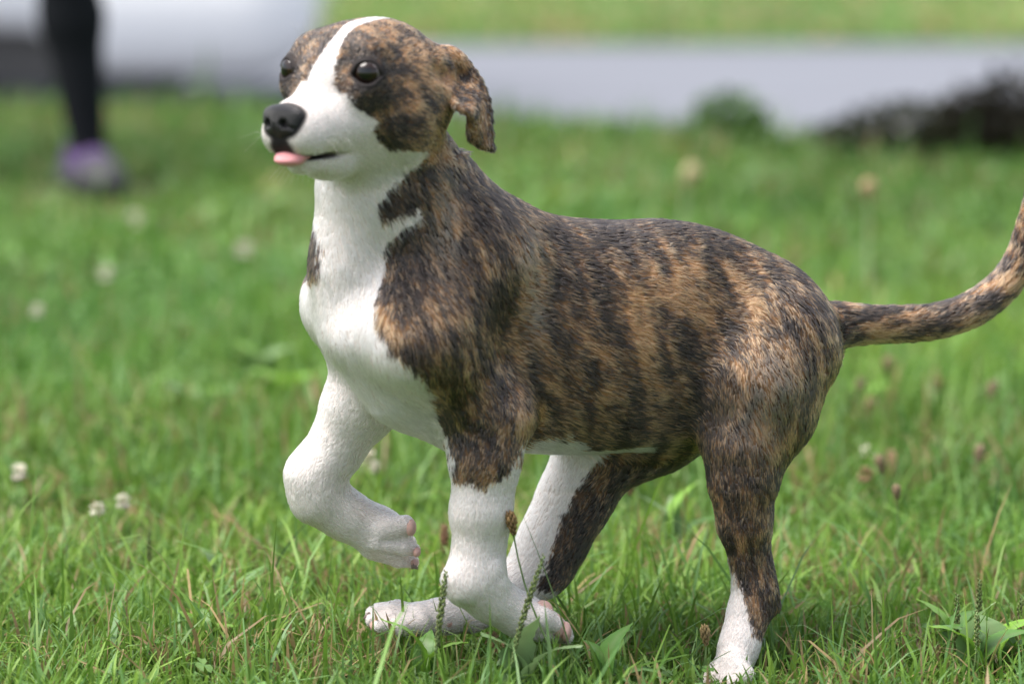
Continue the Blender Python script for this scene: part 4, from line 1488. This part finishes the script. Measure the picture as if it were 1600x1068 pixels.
# single long blades and stalks that stand out from the lawn
def long_blade(px0, py0, px1, py1, Y, w, c, label, bow=0.01):
    a, b = P(px0, py0, Y), P(px1, py1, Y + 0.02)
    gz_ = np.array([a[0] - (b[0] - a[0]) * 0.25, a[1], 0.0])
    pts = [gz_ * (1 - t) ** 2 + 2 * (a) * t * (1 - t) + b * t * t + EZ * bow * math.sin(math.pi * t) for t in np.linspace(0, 1, 9)]
    V, F = ribbon(pts, w * np.array([0.8, 1, 1, 1, 0.95, 0.85, 0.65, 0.4, 0.05]), np.array([0.1, -1, 0.25]))
    o = mesh_obj('grass_stalk', V, F, m_grass, col=np.tile(np.asarray(c, float), (len(V), 1)))
    tag(o, label, 'grass stalk', 'long grass stalks above the lawn')


long_blade(424, 890, 490, 806, 0.28, 0.0016, (0.06, 0.115, 0.03), 'dark green grass stalk leaning up to the lifted wrist')
long_blade(600, 792, 686, 705, 0.85, 0.0028, (0.20, 0.30, 0.13), 'pale grass stalk slanting behind the lifted paw')
long_blade(1550, 860, 1566, 690, 0.45, 0.0014, (0.05, 0.11, 0.03), 'dark thin grass stalk upright at the right')
long_blade(890, 1010, 815, 800, -0.14, 0.0009, (0.09, 0.14, 0.05), 'thin dark stalk bowed beside the planted front paw', 0.012)
long_blade(862, 1068, 850, 935, -0.2, 0.0022, (0.13, 0.22, 0.08), 'pale broad blade before the planted front paw')
long_blade(500, 1060, 520, 850, 0.1, 0.0011, (0.08, 0.15, 0.04), 'thin blade left of the low hind paw')
long_blade(1320, 820, 1180, 670, 1.3, 0.0040, (0.22, 0.30, 0.15), 'broad pale blade slanting behind the hind thigh')
long_blade(110, 930, 96, 776, 0.36, 0.0012, (0.16, 0.22, 0.10), 'pale ryegrass stalk at the far left')


def leaf(base, direction, length, width, lobes, c, par, arch=0.25, name='leaf', curl=0.2):
    """broad leaf with a raised midrib and lobed margin"""
    d = np.asarray(direction, float)
    d /= np.linalg.norm(d)
    s = np.cross(d, EZ)
    s /= np.linalg.norm(s)
    n = np.cross(s, d)
    N = 21
    V, F = [], []
    for i, t in enumerate(np.linspace(0, 1, N)):
        prof = math.sin(math.pi * min(1, t ** 0.75)) ** 0.8 if t < 1 else 0
        if lobes:
            prof *= 0.55 + 0.45 * abs(math.sin(lobes * math.pi * t)) ** 0.7 * (1 if (i % 3) else 0.72)
            prof = max(prof, 0.04)
        w = width * prof + 0.0006
        p = base + d * length * t + n * length * arch * math.sin(math.pi * t * 0.9) - n * length * 0.3 * arch * t
        for q in (-1, -0.5, 0, 0.5, 1):
            back = -d * length * 0.045 * abs(q) * (1 if lobes else 0.3)
            V.append(p + s * w * q + back + n * (abs(q) * w * curl + (0.0008 if q == 0 else 0) + rng.normal(0, 0.0004)))
    for i in range(N - 1):
        for k in range(4):
            a = i * 5 + k
            F.append((a, a + 1, a + 6, a + 5))
    cc = np.tile(np.asarray(c, float), (len(V), 1)) * rng.uniform(0.85, 1.1)
    cc[2::5] = cc[2::5] * 0.6 + np.array([0.20, 0.26, 0.11]) * 0.4
    return sub(name, (V, F), m_leaf, par, np.clip(cc, 0, 1))


LG = 'broad leaved weeds in the lawn'


def rosette(px, py, Y, leaves, label, name='dandelion_plant', cat='weed'):
    b = P(px, py, Y)
    b[2] = hz(b) + 0.004
    e = plant(name, b, label, cat, LG)
    for (dx, dy, dz, ln, wd, lob, c) in leaves:
        leaf(b, (dx, dy, dz), ln, wd, lob, c, e)


BR, MID, PALE = (0.19, 0.37, 0.04), (0.12, 0.26, 0.055), (0.20, 0.31, 0.13)
rosette(662, 1040, -0.075, [(-0.45, -0.1, 0.75, 0.085, 0.020, 0, BR), (0.55, -0.2, 0.6, 0.07, 0.016, 0, BR), (0.1, 0.3, 0.7, 0.06, 0.014, 0, MID)], 'bright green broad leaf under the low hind paw')
rosette(820, 1052, -0.135, [(0.15, -0.2, 0.9, 0.095, 0.024, 3, PALE), (-0.5, -0.1, 0.8, 0.085, 0.020, 3, PALE), (0.65, -0.3, 0.7, 0.09, 0.021, 4, PALE), (-0.3, 0.4, 0.6, 0.06, 0.015, 3, MID)], 'pale toothed dandelion leaves in front of the planted front paw')
rosette(950, 1055, -0.1, [(0.3, 0.2, 0.8, 0.075, 0.016, 0, MID), (-0.4, 0.2, 0.8, 0.06, 0.014, 0, MID), (0.9, 0.0, 0.3, 0.06, 0.014, 0, MID)], 'dark green broad leaves between the front and hind paws')
rosette(1555, 1040, 0.0, [(0.5, 0.1, 0.6, 0.07, 0.02, 0, BR), (-0.8, 0.1, 0.6, 0.075, 0.02, 0, MID), (-0.2, 0.3, 0.8, 0.06, 0.022, 0, PALE), (0.9, -0.2, 0.5, 0.06, 0.018, 0, BR)], 'cluster of bright broad leaves at the lower right corner')
rosette(1480, 1055, 0.06, [(-0.5, 0.1, 0.9, 0.07, 0.017, 0, BR), (0.5, 0.3, 0.7, 0.06, 0.018, 0, MID)], 'bright upright leaf left of the cluster at the lower right')
rosette(310, 985, 0.08, [(-0.3, 0.1, 0.6, 0.05, 0.018, 0, BR), (0.6, 0.1, 0.4, 0.05, 0.018, 0, BR), (0.1, 0.4, 0.8, 0.05, 0.015, 0, MID)], 'bright green leaves low in the grass at lower left')
rosette(332, 880, 0.40, [(-0.3, 0.1, 0.9, 0.05, 0.016, 0, PALE), (0.4, 0.1, 0.9, 0.045, 0.014, 0, PALE), (0.8, 0.1, 0.4, 0.04, 0.014, 0, MID)], 'pale upright leaf pair beyond the bright leaves at lower left')
rosette(300, 640, 1.5, [(-0.4, 0, 0.6, 0.07, 0.03, 0, PALE), (0.5, 0.1, 0.5, 0.07, 0.028, 0, BR), (0, 0.4, 0.8, 0.06, 0.025, 0, MID)], 'blurred broad leaves in the lawn left of the chest')
rosette(405, 585, 1.85, [(-0.4, 0, 0.6, 0.08, 0.035, 0, BR), (0.5, 0.1, 0.5, 0.08, 0.03, 0, PALE), (0, -0.4, 0.8, 0.06, 0.03, 0, PALE)], 'blurred pale leaves just left of the chest')
rosette(445, 620, 1.6, [(-0.4, 0, 0.5, 0.08, 0.035, 0, BR), (0.5, 0.1, 0.5, 0.08, 0.03, 0, BR), (0.1, -0.4, 0.8, 0.07, 0.03, 0, BR)], 'blurred bright green leaves by the lifted elbow')
rosette(1340, 650, 1.5, [(-0.4, 0, 0.6, 0.07, 0.03, 0, PALE), (0.5, 0.1, 0.6, 0.07, 0.03, 0, BR), (0, 0.2, 0.9, 0.06, 0.026, 0, BR)], 'blurred bright leaves behind the hind thigh')
rosette(1050, 830, 0.55, [(-0.4, 0, 0.8, 0.09, 0.014, 0, PALE), (0.3, 0.1, 0.9, 0.10, 0.014, 0, BR), (0.0, 0.3, 0.9, 0.08, 0.013, 0, PALE), (0.8, 0.1, 0.7, 0.08, 0.013, 0, MID)], 'upright narrow leaves seen between the hind legs')

rosette(1525, 1040, -0.04, [(0.2, -0.1, 0.9, 0.085, 0.024, 0, PALE), (-0.6, -0.2, 0.7, 0.08, 0.022, 0, BR), (0.8, 0.1, 0.6, 0.08, 0.022, 0, MID)], 'pale broad leaves under the two plantain spikes at the lower right')
# leafy weed clump and dark shrub at the edge of the lawn
def bush(name, px, py, Y, rx, ry, h, n, c, label, cat, ls, stems=7, group=None):
    b = P(px, py, Y)
    b[2] = hz(b)
    e = tag(empty(name, tuple(b)), label, cat, group)
    V, F, cols = [], [], []
    for k in range(n):
        r = math.sqrt(rng.random())
        th = rng.random() * 2 * math.pi
        zz = h * rng.random() ** 0.8 * (1 - 0.65 * r * r)
        c0 = b + np.array([rx * r * math.cos(th), ry * r * math.sin(th), zz + 0.01])
        d = np.array([math.cos(th) + rng.normal(0, 0.5), math.sin(th) + rng.normal(0, 0.5), rng.normal(0.3, 0.6)])
        d /= np.linalg.norm(d)
        s = np.cross(d, [rng.normal(), rng.normal(), 1.0])
        s /= np.linalg.norm(s)
        l_ = ls * rng.uniform(0.6, 1.3)
        i = len(V)
        V += [c0, c0 + d * l_ * 0.5 + s * l_ * 0.28, c0 + d * l_, c0 + d * l_ * 0.5 - s * l_ * 0.28]
        F.append((i, i + 1, i + 2, i + 3))
        cols += [np.asarray(c) * rng.uniform(0.6, 1.4)] * 4
    sub('foliage', (V, F), m_leaf, e, np.array(cols), smooth=False)
    parts = []
    for k in range(stems):
        th = rng.random() * 6.28
        t = b + np.array([rx * 0.7 * math.cos(th), ry * 0.7 * math.sin(th), h * rng.uniform(0.6, 1.05)])
        parts.append(tube([b + (t - b) * np.array([0.3, 0.3, 0]), b + (t - b) * np.array([0.7, 0.7, 0.5]), t], [0.006, 0.005, 0.002], 5))
    vf = merge(parts)
    sub('stems', vf, m_stem, e, jit((0.03, 0.022, 0.016), len(vf[0])))


bush('weed_clump', 1138, 236, 5.10, 0.085, 0.06, 0.105, 260, (0.07, 0.15, 0.03), 'small green weed clump at the lawn edge before the road', 'weed', 0.035)
bush('dark_shrub', 1440, 250, 4.80, 0.22, 0.12, 0.12, 1000, (0.024, 0.028, 0.013), 'low dark brown shrub at the lawn edge, part left of the tall clump', 'shrub', 0.032)
bush('dark_shrub', 1590, 250, 4.78, 0.19, 0.13, 0.18, 1400, (0.023, 0.021, 0.013), 'tall dark brown clump at the right end of the lawn edge', 'shrub', 0.035)

# ------------------------------------------------------------------ clover leaves, low in the lawn
def clover_leaves(name, n, hw, y0, y1, r, label):
    x, y = scatter(n * 3, -hw, hw, y0, y1)
    k = (fbm(np.stack([x * 2.3, y * 2.3, np.zeros(len(x))], 1), 2, 99) + rng.normal(0, 0.06, len(x))) > 0.50
    x, y = x[k][:n], y[k][:n]
    k = y < edge_y(x) - 0.05
    x, y = x[k], y[k]
    m = len(x)
    z = lawn_h(x, y) + rng.uniform(0.008, 0.034, m)
    V, T, C = [], [], []
    rot = rng.random(m) * 6.28
    tx, ty = rng.normal(0, 0.35, m), rng.normal(-0.1, 0.35, m)
    rr = r * rng.uniform(0.6, 1.3, m)
    base = np.array([0.085, 0.19, 0.035]) * rng.uniform(0.7, 1.5, (m, 1)) + np.array([0.07, 0.06, 0.05]) * rng.random((m, 1)) ** 2
    off = 0
    for q in range(3):
        a0 = rot + q * 2.094
        loc = [(0.0, 0.0), (0.55, 0.55), (1.0, 0.42), (0.92, 0.0), (1.0, -0.42), (0.55, -0.55)]
        vv = []
        for (u_, v_) in loc:
            lx, ly = u_ * rr * np.cos(a0) - v_ * rr * np.sin(a0), u_ * rr * np.sin(a0) + v_ * rr * np.cos(a0)
            vv.append(np.stack([x + lx, y + ly, z + lx * tx + ly * ty + (abs(v_) * 0.22 - u_ * 0.1) * rr], 1))
        V.append(np.stack(vv, 1).reshape(-1, 3))
        b = off + np.arange(m) * 6
        for t in ((0, 2, 1), (0, 3, 2), (0, 4, 3), (0, 5, 4)):
            T.append(np.stack([b + t[0], b + t[2], b + t[1]], 1))
        C.append(np.repeat(base, 6, 0))
        off += m * 6
    o = mesh_obj(name, np.concatenate(V), np.concatenate(T), m_leaf, col=np.concatenate(C))
    tag(o, label, 'clover', kind='stuff')


clover_leaves('near_clover', 900, 0.95, -0.4, 0.8, 0.007, 'small three part clover leaves low among the sharp grass')
clover_leaves('middle_clover', 5200, 1.3, 0.8, 2.8, 0.0105, 'clover leaves in patches in the soft grass behind the puppy')
clover_leaves('back_clover', 6500, 2.0, 2.8, 5.4, 0.013, 'blurred clover patches in the lawn near the purple shoe')
